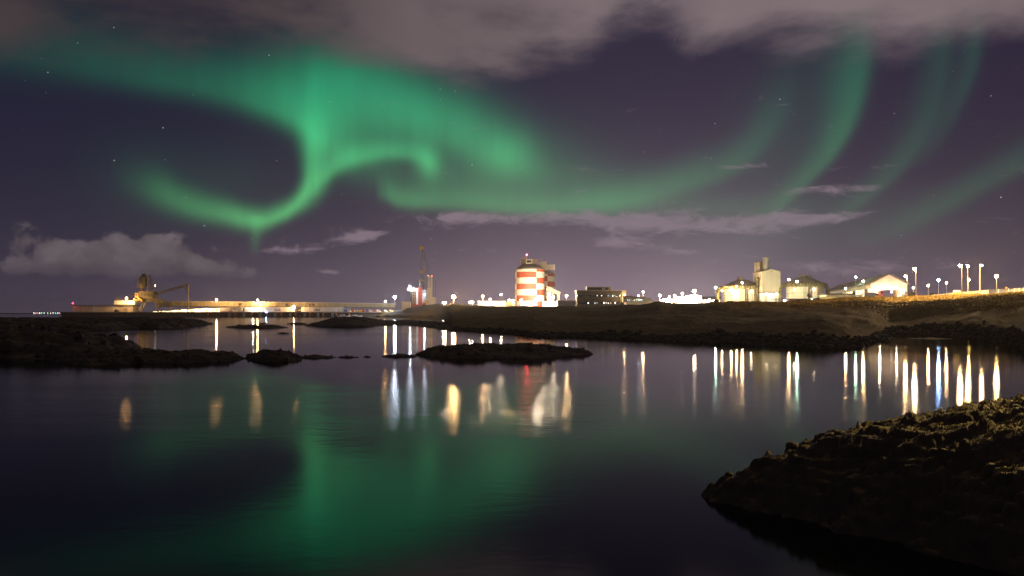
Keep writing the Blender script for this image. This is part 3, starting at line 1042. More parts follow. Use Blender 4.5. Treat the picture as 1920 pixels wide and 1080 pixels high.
# short grass and moss tufts on the near shore
N = 26000
gx, gy = rs.uniform(7.0, 13.5, N), rs.uniform(13.0, 21.5, N)


def fzv(x, y): return FZ[np.clip(np.searchsorted(fy, y), 0, len(fy) - 1), np.clip(np.searchsorted(fx, x), 0, len(fx) - 1)]


gzv = fzv(gx, gy)
sl = np.abs(fzv(gx + .06, gy) - fzv(gx - .06, gy)) + np.abs(fzv(gx, gy + .06) - fzv(gx, gy - .06))
ok = (rs.rand(N) < np.clip((gx - 7.0) / 2.6, .04, 1)) & (gzv > .55) & (sl < .17)
gx, gy, gzv = gx[ok], gy[ok], gzv[ok]
gm = tufts(gx, gy, gzv, rs.uniform(.02, .06, len(gx)), .35, 1.0, rs, 2)
tag(gm.build('shore_grass', mat('shore_moss', (0.07, 0.05, 0.012), 0.9, 0.5, 2.0, col2=(0.17, 0.12, 0.028))), 'short mossy grass on the near rocks', 'grass', kind='stuff')
# ------------------------------------------------------------------ the works
def lattice(m, a, b, w, n, r, up=Vector((0, 0, 1))):
    """four-chord truss from a to b"""
    a, b = Vector(a), Vector(b)
    d = (b - a).normalized()
    s = d.cross(up)
    s = s.normalized() if s.length > .05 else Vector((1, 0, 0))
    t = s.cross(d).normalized()
    cs = [s * w / 2 + t * w / 2, -s * w / 2 + t * w / 2, -s * w / 2 - t * w / 2, s * w / 2 - t * w / 2]
    for c in cs:
        m.tube(a + c, b + c, r, n=4)
    for i in range(n):
        p, q = a + (b - a) * (i / n), a + (b - a) * ((i + 1) / n)
        for k in range(4):
            m.tube(p + cs[k], q + cs[(k + 1) % 4], r * .7, n=3)
            m.tube(q + cs[k], q + cs[(k + 1) % 4], r * .7, n=3)
    return m


def lettering(px0, px1, py0, py1, y, marks, material, parent):
    """a line of dark letter marks, too far away to read: (start, end, bottom, top) as fractions"""
    m = MB()
    a, b = at(px0, py1, y), at(px1, py0, y)
    for s0, s1, t0, t1 in marks:
        m.box(a.x + (b.x - a.x) * s0, a.x + (b.x - a.x) * s1, y - .06, y - .012, a.z + (b.z - a.z) * t0, a.z + (b.z - a.z) * t1)
    return m.build('lettering', material, parent)


PY = 1000.0          # distance of the pier front
PZ = 6.0             # quay level

# --- quay
X0, X1 = wx(113, PY), wx(770, PY)
quay = thing('quay', (0.5 * (X0 + X1), PY, 0), 'long dark concrete quay carrying sheds and conveyor over the water', 'quay')
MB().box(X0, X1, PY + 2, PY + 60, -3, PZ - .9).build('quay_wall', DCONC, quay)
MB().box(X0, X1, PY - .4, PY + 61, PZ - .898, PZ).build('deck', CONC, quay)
cap = MB()
for i in range(int((X1 - X0) / 6)):
    cap.box(X0 + i * 6, X0 + i * 6 + 5.6, PY - .7, PY - .42, PZ - .8, PZ + .25)
o = cap.build('deck_edge', CONC, quay); o['kind'] = 'stuff'
fp = None
for px in (430, 457, 487, 516, 544, 571, 596, 623):
    m = MB().box(wx(px, PY) - 1.3, wx(px, PY) + 1.3, PY - 1.2, PY + 1.9, .6, PZ - 1.0)
    m.box(wx(px, PY) - .95, wx(px, PY) + .95, PY - 1.4, PY - 1.21, 1.2, PZ - 1.5)
    m.build('fender_panel', STEEL, quay)
for px in (390, 441, 472, 500, 527, 554, 581, 605, 630, 654):
    MB().lathe(wx(px, PY), PY + .4, [(.9, 1.6), (1.15, 2.1), (1.15, 4.2), (.9, 4.7)], 10).build('fender', ORANGE, quay, smooth=True)
for px in list(range(125, 420, 13)):
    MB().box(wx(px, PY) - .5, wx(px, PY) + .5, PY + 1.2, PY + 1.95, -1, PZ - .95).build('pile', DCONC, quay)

# --- long low store at the quay end
sx0, sx1, sz = wx(136, PY + 8), wx(249, PY + 8), wz(573.4, PY + 8)
store = thing('store', ((sx0 + sx1) / 2, PY + 8, PZ), 'long low flat store at the far end of the quay', 'shed')
np_ = 12
w = (sx1 - sx0) / np_
for i in range(np_):
    if i == 10:
        MB().box(sx0 + i * w + .1, sx0 + (i + 1) * w - .1, PY + 8, PY + 8.4, PZ + 4.6, sz).build('wall_panel', CREAM, store)
        MB().box(sx0 + i * w + .3, sx0 + (i + 1) * w - .3, PY + 8.5, PY + 8.7, PZ, PZ + 4.5).build('door', BEIGE, store)
    else:
        MB().box(sx0 + i * w + .1, sx0 + (i + 1) * w - .1, PY + 8, PY + 8.4, PZ, sz).build('wall_panel', CREAM if i % 4 else WHITE, store)
MB().box(sx0, sx1, PY + 8.6, PY + 30, PZ, sz - .3).build('wall', BEIGE, store)
MB().box(sx0 - .5, sx1 + .5, PY + 7.4, PY + 30.5, sz + .003, sz + .6).build('roof', ROOF, store)

# --- ship loader
LY = PY + 22
def L(px, py, dy=0.0): return at(px, py, LY + dy)


ldr = thing('ship_loader', (wx(277, LY), LY, PZ), 'tall olive ship loader with hopper tower and boom on the quay', 'ship loader')
for xa, xb in ((270, 260), (274, 265), (291, 296), (293, 302)):
    MB().tube(L(xa, 565, -4), (L(xb, 584, -6).x, LY - 6, PZ), .75, n=6).build('leg', OLIVE, ldr)
    MB().tube(L(xa, 565, 8), (L(xb, 584, 10).x, LY + 10, PZ), .75, n=6).build('leg', OLIVE, ldr)
m = MB(); a, b = L(262, 560), L(300, 567)
m.box(a.x, b.x, LY - 5, LY + 9, b.z, a.z); m.build('portal_beam', OLIVE, ldr)
a, b = L(262.5, 546), L(290, 559.8)
m = MB().box(a.x, b.x, LY - 4, LY + 8, b.z, a.z); hs = m.build('machinery_house', OLIVE, ldr)
for px in (267, 274, 281, 287):
    p = L(px, 553); MB().box(p.x - .9, p.x + .9, LY - 4.15, LY - 4.01, p.z - 1.2, p.z + 1.2).build('window', DSTEEL, hs)
m = MB()
for dy in (-3, 6):
    m.tube(L(291, 560, dy), L(282.5, 516.5, dy), .55, n=5); m.tube(L(276, 546, dy), L(276, 517, dy), .5, n=5)
    for k in range(6):
        y0, y1 = 545 - k * 4.8, 540.2 - k * 4.8
        xr = 291 - (560 - y0) * .195; xr1 = 291 - (560 - y1) * .195
        m.tube(L(276, y0, dy), L(xr1, y1, dy), .28, n=4); m.tube(L(276, y1, dy), L(xr1, y1, dy), .28, n=4); m.tube(L(276, y1, dy), L(xr, y0, dy), .2, n=4)
for k in range(7):
    m.tube(L(276, 545 - k * 4.6, -3), L(276, 545 - k * 4.6, 6), .25, n=4)
m.tube(L(276, 517, 0), L(288, 516.6, 0), .2, n=4)
m.build('tower', OLIVE, ldr)
c = L(269, 530)
R = wx(275.6, LY) - wx(269, LY)
m = MB().lathe(c.x, LY - 1, [(.3, wz(547, LY)), (1.3, wz(545.5, LY)), (1.4, wz(541, LY)), (R, wz(536.5, LY)), (R, wz(521, LY)), (R * .85, wz(519.4, LY)), (.5, wz(519.2, LY))], 20)
m.build('hopper', OLIVE, ldr, smooth=False)
m = MB(); a, b = L(267.4, 514), L(274, 519); m.box(a.x, b.x, LY - 3, LY + 1, b.z, a.z); m.lathe(L(270.5, 514).x, LY - 1, [(1.4, wz(514, LY)), (1.0, wz(512.6, LY)), (.1, wz(512.2, LY))], 10)
m.build('top_house', OLIVE, ldr)
m = MB()
for k in range(5):
    yy = 521 + k * 4; m.box(L(261.2, 0).x, L(262.4, 0).x, LY - 5, LY - 4.4, wz(yy + 3.2, LY), wz(yy, LY))
for px in (263, 266, 276.5):
    m.tube(L(px, 547, -4.8), L(px, 520, -4.8), .22, n=4)
m.build('ladder', YELLOW, ldr)
m = MB(); a, b = L(255.6, 549.5), L(260.6, 558); m.box(a.x, b.x, LY - 4, LY - 1, b.z, a.z); cab = m.build('operator_cab', YELLOW, ldr)
p = L(258, 553); MB().box(p.x - 1, p.x + 1, LY - 4.2, LY - 4.01, p.z - .9, p.z + .9).build('window', GLASS, cab)
m = MB(); a, b = L(288.6, 533.4), L(293, 538); m.box(a.x, b.x, LY - 2, LY + 2, b.z, a.z); m.build('winch_box', OLIVE, ldr)
m = MB(); a, b = L(291.6, 533.2), L(293, 538); m.box(a.x, b.x, LY - 2.4, LY - 2.05, b.z, a.z); m.build('lamp_panel', faint((1, .8, .75), 3.0), ldr)
m = lattice(MB(), L(291, 551.5), L(351, 534.5), 2.6, 22, .30); m.build('boom', OLIVE, ldr)
m = MB(); m.tube(L(352.4, 584.8), L(352.4, 532.4), .95, n=8); m.box(L(347, 0).x, L(353, 0).x, LY - 1, LY + 1, wz(543.5, LY), wz(540.6, LY)); m.box(L(349, 0).x, L(354, 0).x, LY - 1.2, LY + 1.2, wz(534.5, LY), wz(532.2, LY))
m.build('end_pipe', OLIVE, ldr)
m = MB(); a, b = L(220.5, 564), L(259, 571.2); m.box(a.x, b.x, LY - 9, LY - 4.2, b.z, a.z); lg = m.build('loading_gallery', WHITE, ldr)
m = MB(); a, b = L(219.5, 571.3), L(262, 573); m.box(a.x, b.x, LY - 9.4, LY - 4, b.z, a.z - .01); m.build('gallery_floor', DSTEEL, lg)
m = lattice(MB(), (L(220.4, 0).x, LY - 7, PZ), L(220.4, 558, -7), 1.9, 8, .22, Vector((0, 1, 0)))
m.tube(L(220.4, 558, -7), L(226, 564, -7), .2, n=4); m.build('support_tower', OLIVE, ldr)
m = MB()
for px, py in ((257, 561), (261, 563), (264, 559), (267, 561.5), (256, 566), (270, 563)):
    p = L(px, py); m.box(p.x - 1, p.x + 1, LY - 8, LY - 5.2, p.z - 1, p.z + 1.3)
m.build('chute', YELLOW, ldr)
m = MB(); m.box(L(228, 0).x, L(236, 0).x, PY + 3, PY + 6.5, PZ, PZ + 2.2); m.box(L(229, 0).x, L(233, 0).x, PY + 3, PY + 6.5, PZ + 2.21, PZ + 3.4)
tag(m.build('loading_hopper', OLIVE), 'small dark hopper standing in front of the bright store', 'hopper')

# --- conveyor gallery
GY = PY + 34
gal = thing('conveyor_gallery', (wx(515, GY), GY, PZ), 'long raised conveyor gallery of pale ribbed sheet along the quay', 'conveyor')
def gtop(px): return np.interp(px, [292, 420, 560, 742], [565.2, 566.2, 567.2, 569.8])
def gbot(px): return np.interp(px, [292, 420, 560, 742], [573.6, 573.9, 574.6, 576.6])


npan = 40
for i in range(npan):
    pa, pb = 292 + (742 - 292) * i / npan, 292 + (742 - 292) * (i + 1) / npan
    xa, xb = wx(pa, GY) + .15, wx(pb, GY) - .15
    za0, za1, zb0, zb1 = wz(gbot(pa), GY), wz(gtop(pa), GY), wz(gbot(pb), GY), wz(gtop(pb), GY)
    m = MB().hexa([(xa, GY, za0), (xb, GY, zb0), (xb, GY + 5, zb0), (xa, GY + 5, za0), (xa, GY, za1), (xb, GY, zb1), (xb, GY + 5, zb1), (xa, GY + 5, za1)])
    pnl = m.build('side_panel', GALLERY, gal)
    for q in (.02, .5):
        x = xa + (xb - xa) * q
        MB().hexa([(x, GY - .3, za0), (x + .6, GY - .3, za0), (x + .6, GY - .01, za0), (x, GY - .01, za0), (x, GY - .3, za1), (x + .6, GY - .3, za1), (x + .6, GY - .01, za1), (x, GY - .01, za1)]).build('rib', GALLERY, pnl)
m = MB(); m2 = MB()
for i in range(10):
    pa, pb = 291 + (743 - 291) * i / 10, 291 + (743 - 291) * (i + 1) / 10
    xa, xb = wx(pa, GY), wx(pb, GY)
    z0, z1 = wz(gtop(pa), GY) + .005, wz(gtop(pb), GY) + .005
    m.hexa([(xa, GY - .7, z0), (xb, GY - .7, z1), (xb, GY + 5.6, z1), (xa, GY + 5.6, z0), (xa, GY - .7, z0 + .5), (xb, GY - .7, z1 + .5), (xb, GY + 5.6, z1 + .5), (xa, GY + 5.6, z0 + .5)])
    z0, z1 = wz(gbot(pa), GY) - .005, wz(gbot(pb), GY) - .005
    m2.hexa([(xa, GY - .4, z0 - .9), (xb, GY - .4, z1 - .9), (xb, GY + 5.2, z1 - .9), (xa, GY + 5.2, z0 - .9), (xa, GY - .4, z0), (xb, GY - .4, z1), (xb, GY + 5.2, z1), (xa, GY + 5.2, z0)])
m.build('roof', WHITE, gal); m2.build('floor_beam', OLIVE, gal)
for px in (318, 360, 405, 448, 492, 538, 562, 600, 645, 690, 735):
    x = wx(px, GY); m = MB()
    for dy in (.5, 4.5):
        m.tube((x - 1.2, GY + dy, PZ), (x - .4, GY + dy, wz(gbot(px), GY) - .9), .3, n=5); m.tube((x + 1.2, GY + dy, PZ), (x + .4, GY + dy, wz(gbot(px), GY) - .9), .3, n=5)
    m.build('trestle', STEEL, gal)
for px in (449, 451.5, 538, 581, 588):
    x = wx(px, GY); MB().box(x - 1.0, x + 1.0, GY - .5, GY - .31, wz(gbot(px) - 1.5, GY), wz(gtop(px) + 2.2, GY)).build('window', DSTEEL, gal)

# --- sheds and containers on the quay
def shed(name, px0, px1, ptop, label, y=PY + 12, depth=14, material=WHITE, npanel=6, base=PZ, roofmat=WHITE, pitch=0.0, cat='shed', skip=None):
    x0, x1, zt = wx(px0, y), wx(px1, y), wz(ptop, y)
    t = thing(name, ((x0 + x1) / 2, y, base), label, cat)
    w = (x1 - x0) / npanel
    for i in range(npanel):
        if skip and i in skip: continue
        MB().box(x0 + i * w + .04, x0 + (i + 1) * w - .04, y, y + .3, base, zt).build('wall_panel', material, t)
    MB().box(x0, x1, y + .32, y + depth, base, zt - .05).build('wall', material, t)
    if pitch:
        MB().prism([(x0 - .4, zt + .004), (x1 + .4, zt + .004), ((x0 + x1) / 2, zt + pitch)], y - .4, y + depth + .4).build('roof', roofmat, t)
    else:
        MB().box(x0 - .3, x1 + .3, y - .3, y + depth + .3, zt + .004, zt + .45).build('roof', roofmat, t)
    return t


DTXT = mat('dark_lettering', (0.03, 0.025, 0.025), 0.6, 0.2, 1.0)
sA = shed('pier_shed', 458, 514, 576.4, 'white pier shed washed out by the brightest quay lamp', npanel=6)
sB = shed('pier_shed', 514.4, 527, 576.4, 'short white pier shed with small dark lettering between two bright sheds', npanel=2)
lettering(514.9, 525.6, 579.0, 582.6, PY + 12, [(0, .08, 0, 1), (.08, .15, .4, .6), (.2, .29, 0, .9), (.29, .35, .35, .6), (.39, .47, 0, .6), (.47, .56, .1, .5), (.60, .66, 0, .75), (.70, .78, .1, .85), (.84, .9, 0, .9), (.9, 1, 0, .45)], DTXT, sB)
sC = shed('pier_shed', 527.6, 553, 576.4, 'white pier shed with an orange lamp at its right end', npanel=3)
sD = shed('pier_shed', 565, 587.6, 576.6, 'white pier shed just right of the dark gap', npanel=3)
sE = shed('pier_shed', 588, 601.6, 576.6, 'short white pier shed with brown lettering', npanel=2)
lettering(589.8, 600, 579.0, 583, PY + 12, [(0, .07, .15, .85), (.07, .2, 0, .18), (.07, .2, .82, 1), (.25, .31, 0, 1), (.31, .42, 0, .2), (.36, .44, .3, .9), (.47, .54, .1, 1), (.54, .6, 0, .5), (.64, .84, .82, 1), (.64, .70, .2, .8), (.84, .93, 0, .85), (.93, 1, .3, .7)], mat('brown_lettering', (0.16, 0.06, 0.04), .6, .2, 1.0), sE)
sF = shed('pier_shed', 602.2, 640, 576.6, 'last and longest clear white pier shed before the yard', npanel=4)

CW = 2.7
def container(x, y, z, length, material, label, w=CW, h=2.8, group=None):
    t = thing('shipping_container', (x, y, z), label, 'container', group)
    MB().box(x - length / 2, x + length / 2, y, y + w, z, z + h).build('box', material, t)
    n = max(3, int(length / 1.0)); m = MB()
    for i in range(n):
        xa = x - length / 2 + .25 + (length - .5) * i / n
        m.box(xa, xa + (length - .5) / n * .5, y - .08, y - .004, z + .15, z + h - .15)
    o = m.build('corrugation', material, t); o['kind'] = 'stuff'
    MB().box(x - length / 2 - .03, x - length / 2 + .16, y - .13, y + .1, z + .003, z + h - .003).build('door_post', STEEL, t)
    return t


gm_ = mat('grey_container', (0.50, 0.46, 0.44), .6, .2, .5)
for i, px in enumerate((413.8, 417.6, 421.4, 425.2, 429.0, 432.8)):
    for k in range(2):
        container(wx(px, PY + 10) + 1, PY + 10, PZ + k * 2.85, 2.45, gm_, 'grey container standing end-on in the two-high block left of the sheds', group='grey containers stacked end-on')
for i, (px, l, mt, lb) in enumerate(((441.5, 6.0, WHITE, 'white container with dark marks beside the grey block, lower'), (450.4, 5.2, BEIGE, 'beige container left of the brightest shed, lower'))):
    container(wx(px, PY + 10), PY + 10, PZ, l, mt, lb)
container(wx(441.5, PY + 10), PY + 10, PZ + 2.85, 6.0, gm_, 'grey container on top of the white one')
container(wx(450.4, PY + 10), PY + 10, PZ + 2.85, 5.2, CREAM, 'cream container on top of the beige one')
yard = [(648, 'blue', BLUEP, 0), (654, 'white', WHITE, 0), (654, 'pale blue', mat('pale_blue', (.3, .36, .5), .5, .2, .6), 1), (661, 'orange', ORANGE, 0), (668, 'grey', gm_, 0), (674, 'yellow', YELLOW, 0),
        (681, 'red', RED, 0), (688, 'blue and rusty', BLUEP, 0), (695, 'cream', CREAM, 0), (702, 'rust orange', ORANGE, 0), (709, 'white and dented', WHITE, 0), (717, 'brown', ROOF, 0)]
for px, c, mt, k in yard:
    container(wx(px, PY + 16), PY + 16, PZ + 2.85 * k, 3.9, mt, '%s container in the yard under the conveyor%s' % (c, ', upper' if k else ''))


# moored boats
def boat(px, y, length, label, cabin=True):
    x = wx(px, y)
    t = thing('moored_boat', (x, y, 0), label, 'boat')
    pts = []
    st = [(-.5, .62, 1.3), (-.3, .95, 1.2), (.1, 1.0, 1.2), (.35, .7, 1.4), (.5, .04, 1.75)]
    m = MB(); vs = []
    for s, hw, zt in st:
        hw = hw * length * .14
        vs += [(x + s * length, y - hw, zt), (x + s * length, y - hw * .6, -.4), (x + s * length, y + hw * .6, -.4), (x + s * length, y + hw, zt)]
    fs = []
    for i in range(len(st) - 1):
        for k in range(4):
            j = (k + 1) % 4
            fs.append((i * 4 + k, i * 4 + j, i * 4 + 4 + j, i * 4 + 4 + k))
    fs += [(0, 1, 2, 3), (16, 19, 18, 17)]
    m.add(vs, fs).build('hull', WHITE, t)
    MB().box(x - length * .28, x + length * .05, y - length * .07, y + length * .07, 1.2, 3.0).build('cabin', WHITE, t)
    MB().box(x - length * .25, x + length * .02, y - length * .075, y - length * .0702, 2.1, 2.7).build('window', GLASS, t)
    MB().tube((x - length * .1, y, 3.0), (x - length * .1, y, 6.0), .08, n=4).build('mast', STEEL, t)


boat(645, 982, 16, 'pale boat moored under the last white shed')
boat(668, 984, 15, 'pale boat moored under the container yard')

# --- the moored ship behind the point, and the harbour crane
SY = 930.0
def S(px, py, dy=0.0): return at(px, py, SY + dy)


ship = thing('cargo_ship', (wx(782, SY), SY, 0), 'white and red cargo ship seen end-on behind the dark point', 'ship')
m = MB(); x0, x1 = wx(764, SY), wx(797, SY)
m.hexa([(x0 + 3, SY, -2), (x1 - 3, SY, -2), (x1 - 3, SY + 110, -2), (x0 + 3, SY + 110, -2), (x0, SY - 3, 14.5), (x1, SY - 3, 14.5), (x1, SY + 110, 14.5), (x0, SY + 110, 14.5)])
m.build('hull', RED, ship)
def sbox(nm, pa, pb, ya, yb, d0, d1, mt):
    a, b = S(pa, ya), S(pb, yb)
    return MB().box(a.x, b.x, SY + d0, SY + d1, b.z, a.z).build(nm, mt, ship)


sup = sbox('superstructure', 768.4, 799, 543, 573.2, 2, 18, WHITE)
wing = sbox('bridge_wing', 763.4, 784, 540.4, 545.4, .5, 6, WHITE)
sbox('bridge', 765, 771, 537.4, 540.3, 1, 6, WHITE)
sbox('side_block', 768.6, 772.6, 546.5, 572.5, 1, 1.98, DSTEEL)
br = sbox('accommodation_block', 773, 780, 546, 572, .6, 1.98, mat('brown_ship_paint', (.22, .13, .07), .6, .2, .4))
rb = sbox('funnel', 784.2, 791.4, 538, 572, -.4, 3, RED)
sbox('ladder_shaft', 780.4, 783.8, 542, 572, .2, 1.98, WHITE)
for px in (774.6, 778.2):
    for py in (549, 554.5, 560, 565.5):
        p = S(px, py); MB().box(p.x - .45, p.x + .45, SY + .45, SY + .59, p.z - .6, p.z + .6).build('porthole', GLASS, br)
for py in (543, 549, 555, 561, 567):
    p = S(787.6, py); MB().box(p.x - .5, p.x + .5, SY - .56, SY - .41, p.z - .5, p.z + .5).build('porthole', GLASS, rb)
m = MB().lathe(S(784.6, 0).x, SY + 30, [(2.7, wz(542, SY)), (2.7, wz(519.5, SY)), (2.3, wz(518.6, SY))], 14); m.build('grey_mast_house', STEEL, ship)
m = MB()
for px, t_ in ((766, 533.5), (768.6, 532), (771, 534.4), (776, 537)):
    m.tube(S(px, 541, 3), S(px, t_, 3), .35, n=5)
m.build('signal_mast', WHITE, ship)

crane = thing('harbour_crane', (wx(805, SY - 25), SY - 25, PZ), 'white harbour crane with blue lattice boom above the moored ship', 'crane')
CYY = SY - 25
def C(px, py, dy=0.0): return at(px, py, CYY + dy)


a, b = C(800.8, 570.5), C(810, 539); m = MB().box(a.x, b.x, CYY, CYY + 6, gz(805, CYY) - 2, b.z); m.build('tower_base', WHITE, crane)
a, b = C(802.6, 539), C(810, 519.6)
m = MB()
for xx in (a.x, b.x - 1.0):
    m.box(xx, xx + 1.0, CYY, CYY + 1.2, a.z + .01, b.z); m.box(xx, xx + 1.0, CYY + 4.8, CYY + 6, a.z + .01, b.z)
for k in range(5):
    z = a.z + (b.z - a.z) * (k + .6) / 5; m.box(a.x + 1.01, b.x - 1.01, CYY + .2, CYY + .9, z - .4, z + .4)
m.box(a.x, b.x, CYY - .3, CYY + 6.3, b.z + .01, b.z + 1.2)
m.build('tower_top', WHITE, crane)
for px in (803, 809.4):
    m = MB().box(C(px, 0).x - .5, C(px, 0).x + .5, CYY, CYY + 1, wz(519, CYY) + .8, wz(517.2, CYY) + .6); m.build('warning_lamp', faint((1, .25, .2), 6), crane)
m = MB(); m.box(C(809.6, 0).x, C(816.4, 0).x, CYY - 1, CYY + 7, gz(812, CYY) - 2, wz(557.6, CYY)); m.box(C(795, 0).x, C(800.7, 0).x, CYY - 1, CYY + 7, gz(800, CYY) - 2, wz(562, CYY)); m.build('machinery_house', WHITE, crane)
m = lattice(MB(), C(800.6, 538), C(790.6, 467.5), 2.1, 26, .26, Vector((0, 1, 0))); m.build('boom', mat('pale_blue_steel', (.30, .34, .52), .5, .2, .8), crane)
m = MB(); p = C(790.8, 464.6); m.box(p.x - 1.9, p.x + 1.9, CYY - 1.2, CYY + 1.2, p.z - 1.5, p.z + 1.2); m.tube(p + Vector((0, 0, 1.2)), p + Vector((0, 0, 2.6)), .5, n=6); m.build('boom_head', YELLOW, crane)
m = MB(); m.tube(C(790, 466), C(789.6, 507), .12, n=3); m.tube(C(791.6, 466), C(791, 507), .12, n=3); m.tube(C(809, 519), C(791.6, 465), .14, n=3); m.tube(C(804, 519), C(791, 465), .14, n=3)
m.tube(C(790, 513), C(787, 526), .12, n=3); m.tube(C(790.4, 513), C(793.6, 526), .12, n=3); m.build('cable', DSTEEL, crane)
m = MB(); m.prism([(C(787.4, 0).x, wz(508, CYY)), (C(793, 0).x, wz(508, CYY)), (C(793, 0).x, wz(509.4, CYY)), (C(790.8, 0).x, wz(512.6, CYY)), (C(789.6, 0).x, wz(512.6, CYY)), (C(787.4, 0).x, wz(509.4, CYY))], CYY - 1, CYY + 1)
m.build('hook_block', YELLOW, crane)
m = MB(); m.box(C(786, 0).x, C(794.2, 0).x, CYY - 1, CYY + 1, wz(526.6, CYY), wz(524.8, CYY)); m.box(C(786, 0).x, C(786.8, 0).x, CYY - 1, CYY + 1, wz(527.6, CYY), wz(526.61, CYY)); m.box(C(793.4, 0).x, C(794.2, 0).x, CYY - 1, CYY + 1, wz(527.6, CYY), wz(526.61, CYY))
m.build('spreader', YELLOW, crane)
shed('gate_shed', 753, 769, 566.4, 'small white flat-roofed shed left of the ship', y=895, depth=8, npanel=3, base=gz(760, 897) - 3)
# digger beside the ship
dz = gz(796, 880)
dg = thing('excavator', (wx(795, 880), 880, dz), 'small orange excavator on the crest before the ship', 'excavator')
x = wx(795, 880)
MB().box(x - 1.8, x + 1.8, 879, 882, dz - 1, dz + .9).build('track', TYRE, dg)
MB().box(x - 1.5, x + 1.7, 879.2, 881.8, dz + .95, dz + 2.9).build('cab', ORANGE, dg)
MB().tube((x + 1, 880, dz + 2), (x + 3.2, 880, dz + 4.6), .3).tube((x + 3.2, 880, dz + 4.6), (x + 4.4, 880, dz + 1.5), .25).build('arm', ORANGE, dg)
m = MB().tube((wx(816.6, 800), 800, gz(816, 800) - 1), at(816.6, 527, 800), .13, n=5)
tag(m.build('flag_pole', DSTEEL), 'thin dark pole right of the harbour crane', 'pole')

# --- low bright store between the big orange lamp and the silos
shed('long_store', 896, 947, 565.8, 'low long store blazing white left of the silos', y=560, depth=20, npanel=8, base=gz(920, 562) - 2.5)
g0 = gz(950, 600)
wall = thing('site_wall', (wx(956, 590), 590, g0), 'low olive wall between white store and striped silos', 'wall')
for i in range(4):
    a, b = wx(947.6 + i * 4.6, 590), wx(947.6 + i * 4.6 + 4.3, 590); MB().box(a, b, 590, 590.4, g0 - 2, wz(566.4, 590)).build('wall_panel', BEIGE, wall)

# --- striped silos
def silo(px, y, R, pbase, ptop, label):
    x = wx(px, y)
    z0, z1 = gz(px, y) - 2, wz(ptop, y)
    t = thing('striped_silo', (x, y, z0), label, 'silo')
    band_h = 10.85 / F * 650
    zs = [z1, z1 - band_h * .42]
    while zs[-1] > z0 + .5: zs.append(max(z0, zs[-1] - band_h))
    q0 = math.radians(-66)
    for q in range(4):
        for i in range(len(zs) - 1):
            a0 = q0 + q * math.pi / 2
            white = (i + q) % 2 == 0
            MB().lathe(x, y, [(R, zs[i + 1] + .05), (R, zs[i] - .05)], 14, a0 + .004, a0 + math.pi / 2 - .004).build('painted_panel', SILOW if white else RED, t, smooth=True)
        MB().lathe(x, y, [(R + .16, z0), (R + .16, z1)], 1, q0 + q * math.pi / 2 - .012, q0 + q * math.pi / 2 + .012).build('seam_strip', SILOW, t)
    MB().lathe(x, y, [(R - .12, z0), (R - .12, z1)], 40).build('shell', CREAM, t, smooth=False)
    dome = [(R + .25, z1 + .004), (R + .1, z1 + .5), (R * .86, z1 + 1.9), (R * .68, z1 + 3.2), (R * .48, z1 + 4.2), (R * .3, z1 + 4.7), (.2, z1 + 4.9)]
    dm = MB().lathe(x, y, dome, 40).build('dome', GREYR, t, smooth=True)
    for k in range(10):
        a0 = k * math.pi / 5 + .2
        m = MB()
        pr = [(r + .06, z + .08) for r, z in dome[1:6]]
        m.lathe(x, y, pr, 1, a0 - .012, a0 + .012).build('rib', STEEL, dm)
    m = MB()
    for k in range(24):
        a0 = k * math.pi / 12
        m.tube((x + R * math.sin(a0), y - R * math.cos(a0), z1 + .4), (x + R * math.sin(a0), y - R * math.cos(a0), z1 + 1.5), .06, n=3)
        a1 = a0 + math.pi / 12
        m.tube((x + R * math.sin(a0), y - R * math.cos(a0), z1 + 1.5), (x + R * math.sin(a1), y - R * math.cos(a1), z1 + 1.5), .06, n=3)
    m.build('railing', STEEL, t)
    return t


SILOW = mat('silo_white', (0.66, 0.61, 0.50), 0.6, 0.12, 0.3, stretch=(1, 1, .3))
silo(993.6, 650, 11.85, 575, 506, 'big red and white chequered silo with domed top, in front')
silo(1015.4, 722, 11.9, 575, 514.5, 'red and white chequered silo half hidden behind the first')
hd = thing('silo_head_house', (wx(1005, 655), 655, wz(503, 655)), 'beige machinery houses and bridge on top of the striped silos', 'head house')
def hbox(nm, pa, pb, ya, yb, y0, y1, mt=BEIGE):
    a, b = at(pa, ya, y0), at(pb, yb, y0)
    return MB().box(a.x, b.x, y0, y1, b.z, a.z).build(nm, mt, hd)


hbox('lift_house', 976.3, 988, 484, 502, 653, 660)
f_ = hbox('front_cab', 986.4, 998, 486.6, 494.6, 644, 650)
a, b = at(987.4, 488.2, 644), at(996, 492.4, 644); MB().box(a.x, b.x, 643.7, 643.98, b.z, a.z).build('window', GLASS, f_)
hbox('middle_house', 997, 1008.4, 485.8, 503, 656, 664)
hbox('transfer_house', 1011.6, 1025, 490.4, 506.4, 668, 676)
hbox('bridge_house', 1022.8, 1038.4, 496, 505.2, 690, 696)
hbox('bridge_end', 1038.5, 1040.6, 495.6, 505.4, 690, 696, WHITE)
m = MB()
for px in (986.8, 991, 995.4, 999): m.tube(at(px, 503, 646), at(px, 494.7, 646), .18, n=4)
for px in (1026, 1032, 1038.6): m.tube(at(px, 516, 692), at(px, 505.3, 692), .25, n=4)
m.tube(at(1009, 486, 662), at(1017.4, 486, 662), .15, n=4); m.tube(at(1017.4, 486, 662), at(1017.4, 497, 662), .15, n=4); m.tube(at(1009, 495.5, 662), at(1017.4, 486, 662), .15, n=4)
m.tube(at(987.6, 484, 655), at(987.6, 478.6, 655), .15, n=4); m.tube(at(992.8, 485, 655), at(992.8, 480.4, 655), .12, n=4)
m.build('frame', STEEL, hd)
tw = thing('conveyor_tower', (wx(1038, 640), 640, gz(1038, 640)), 'pale lattice conveyor tower leaning down beside the silos', 'conveyor')
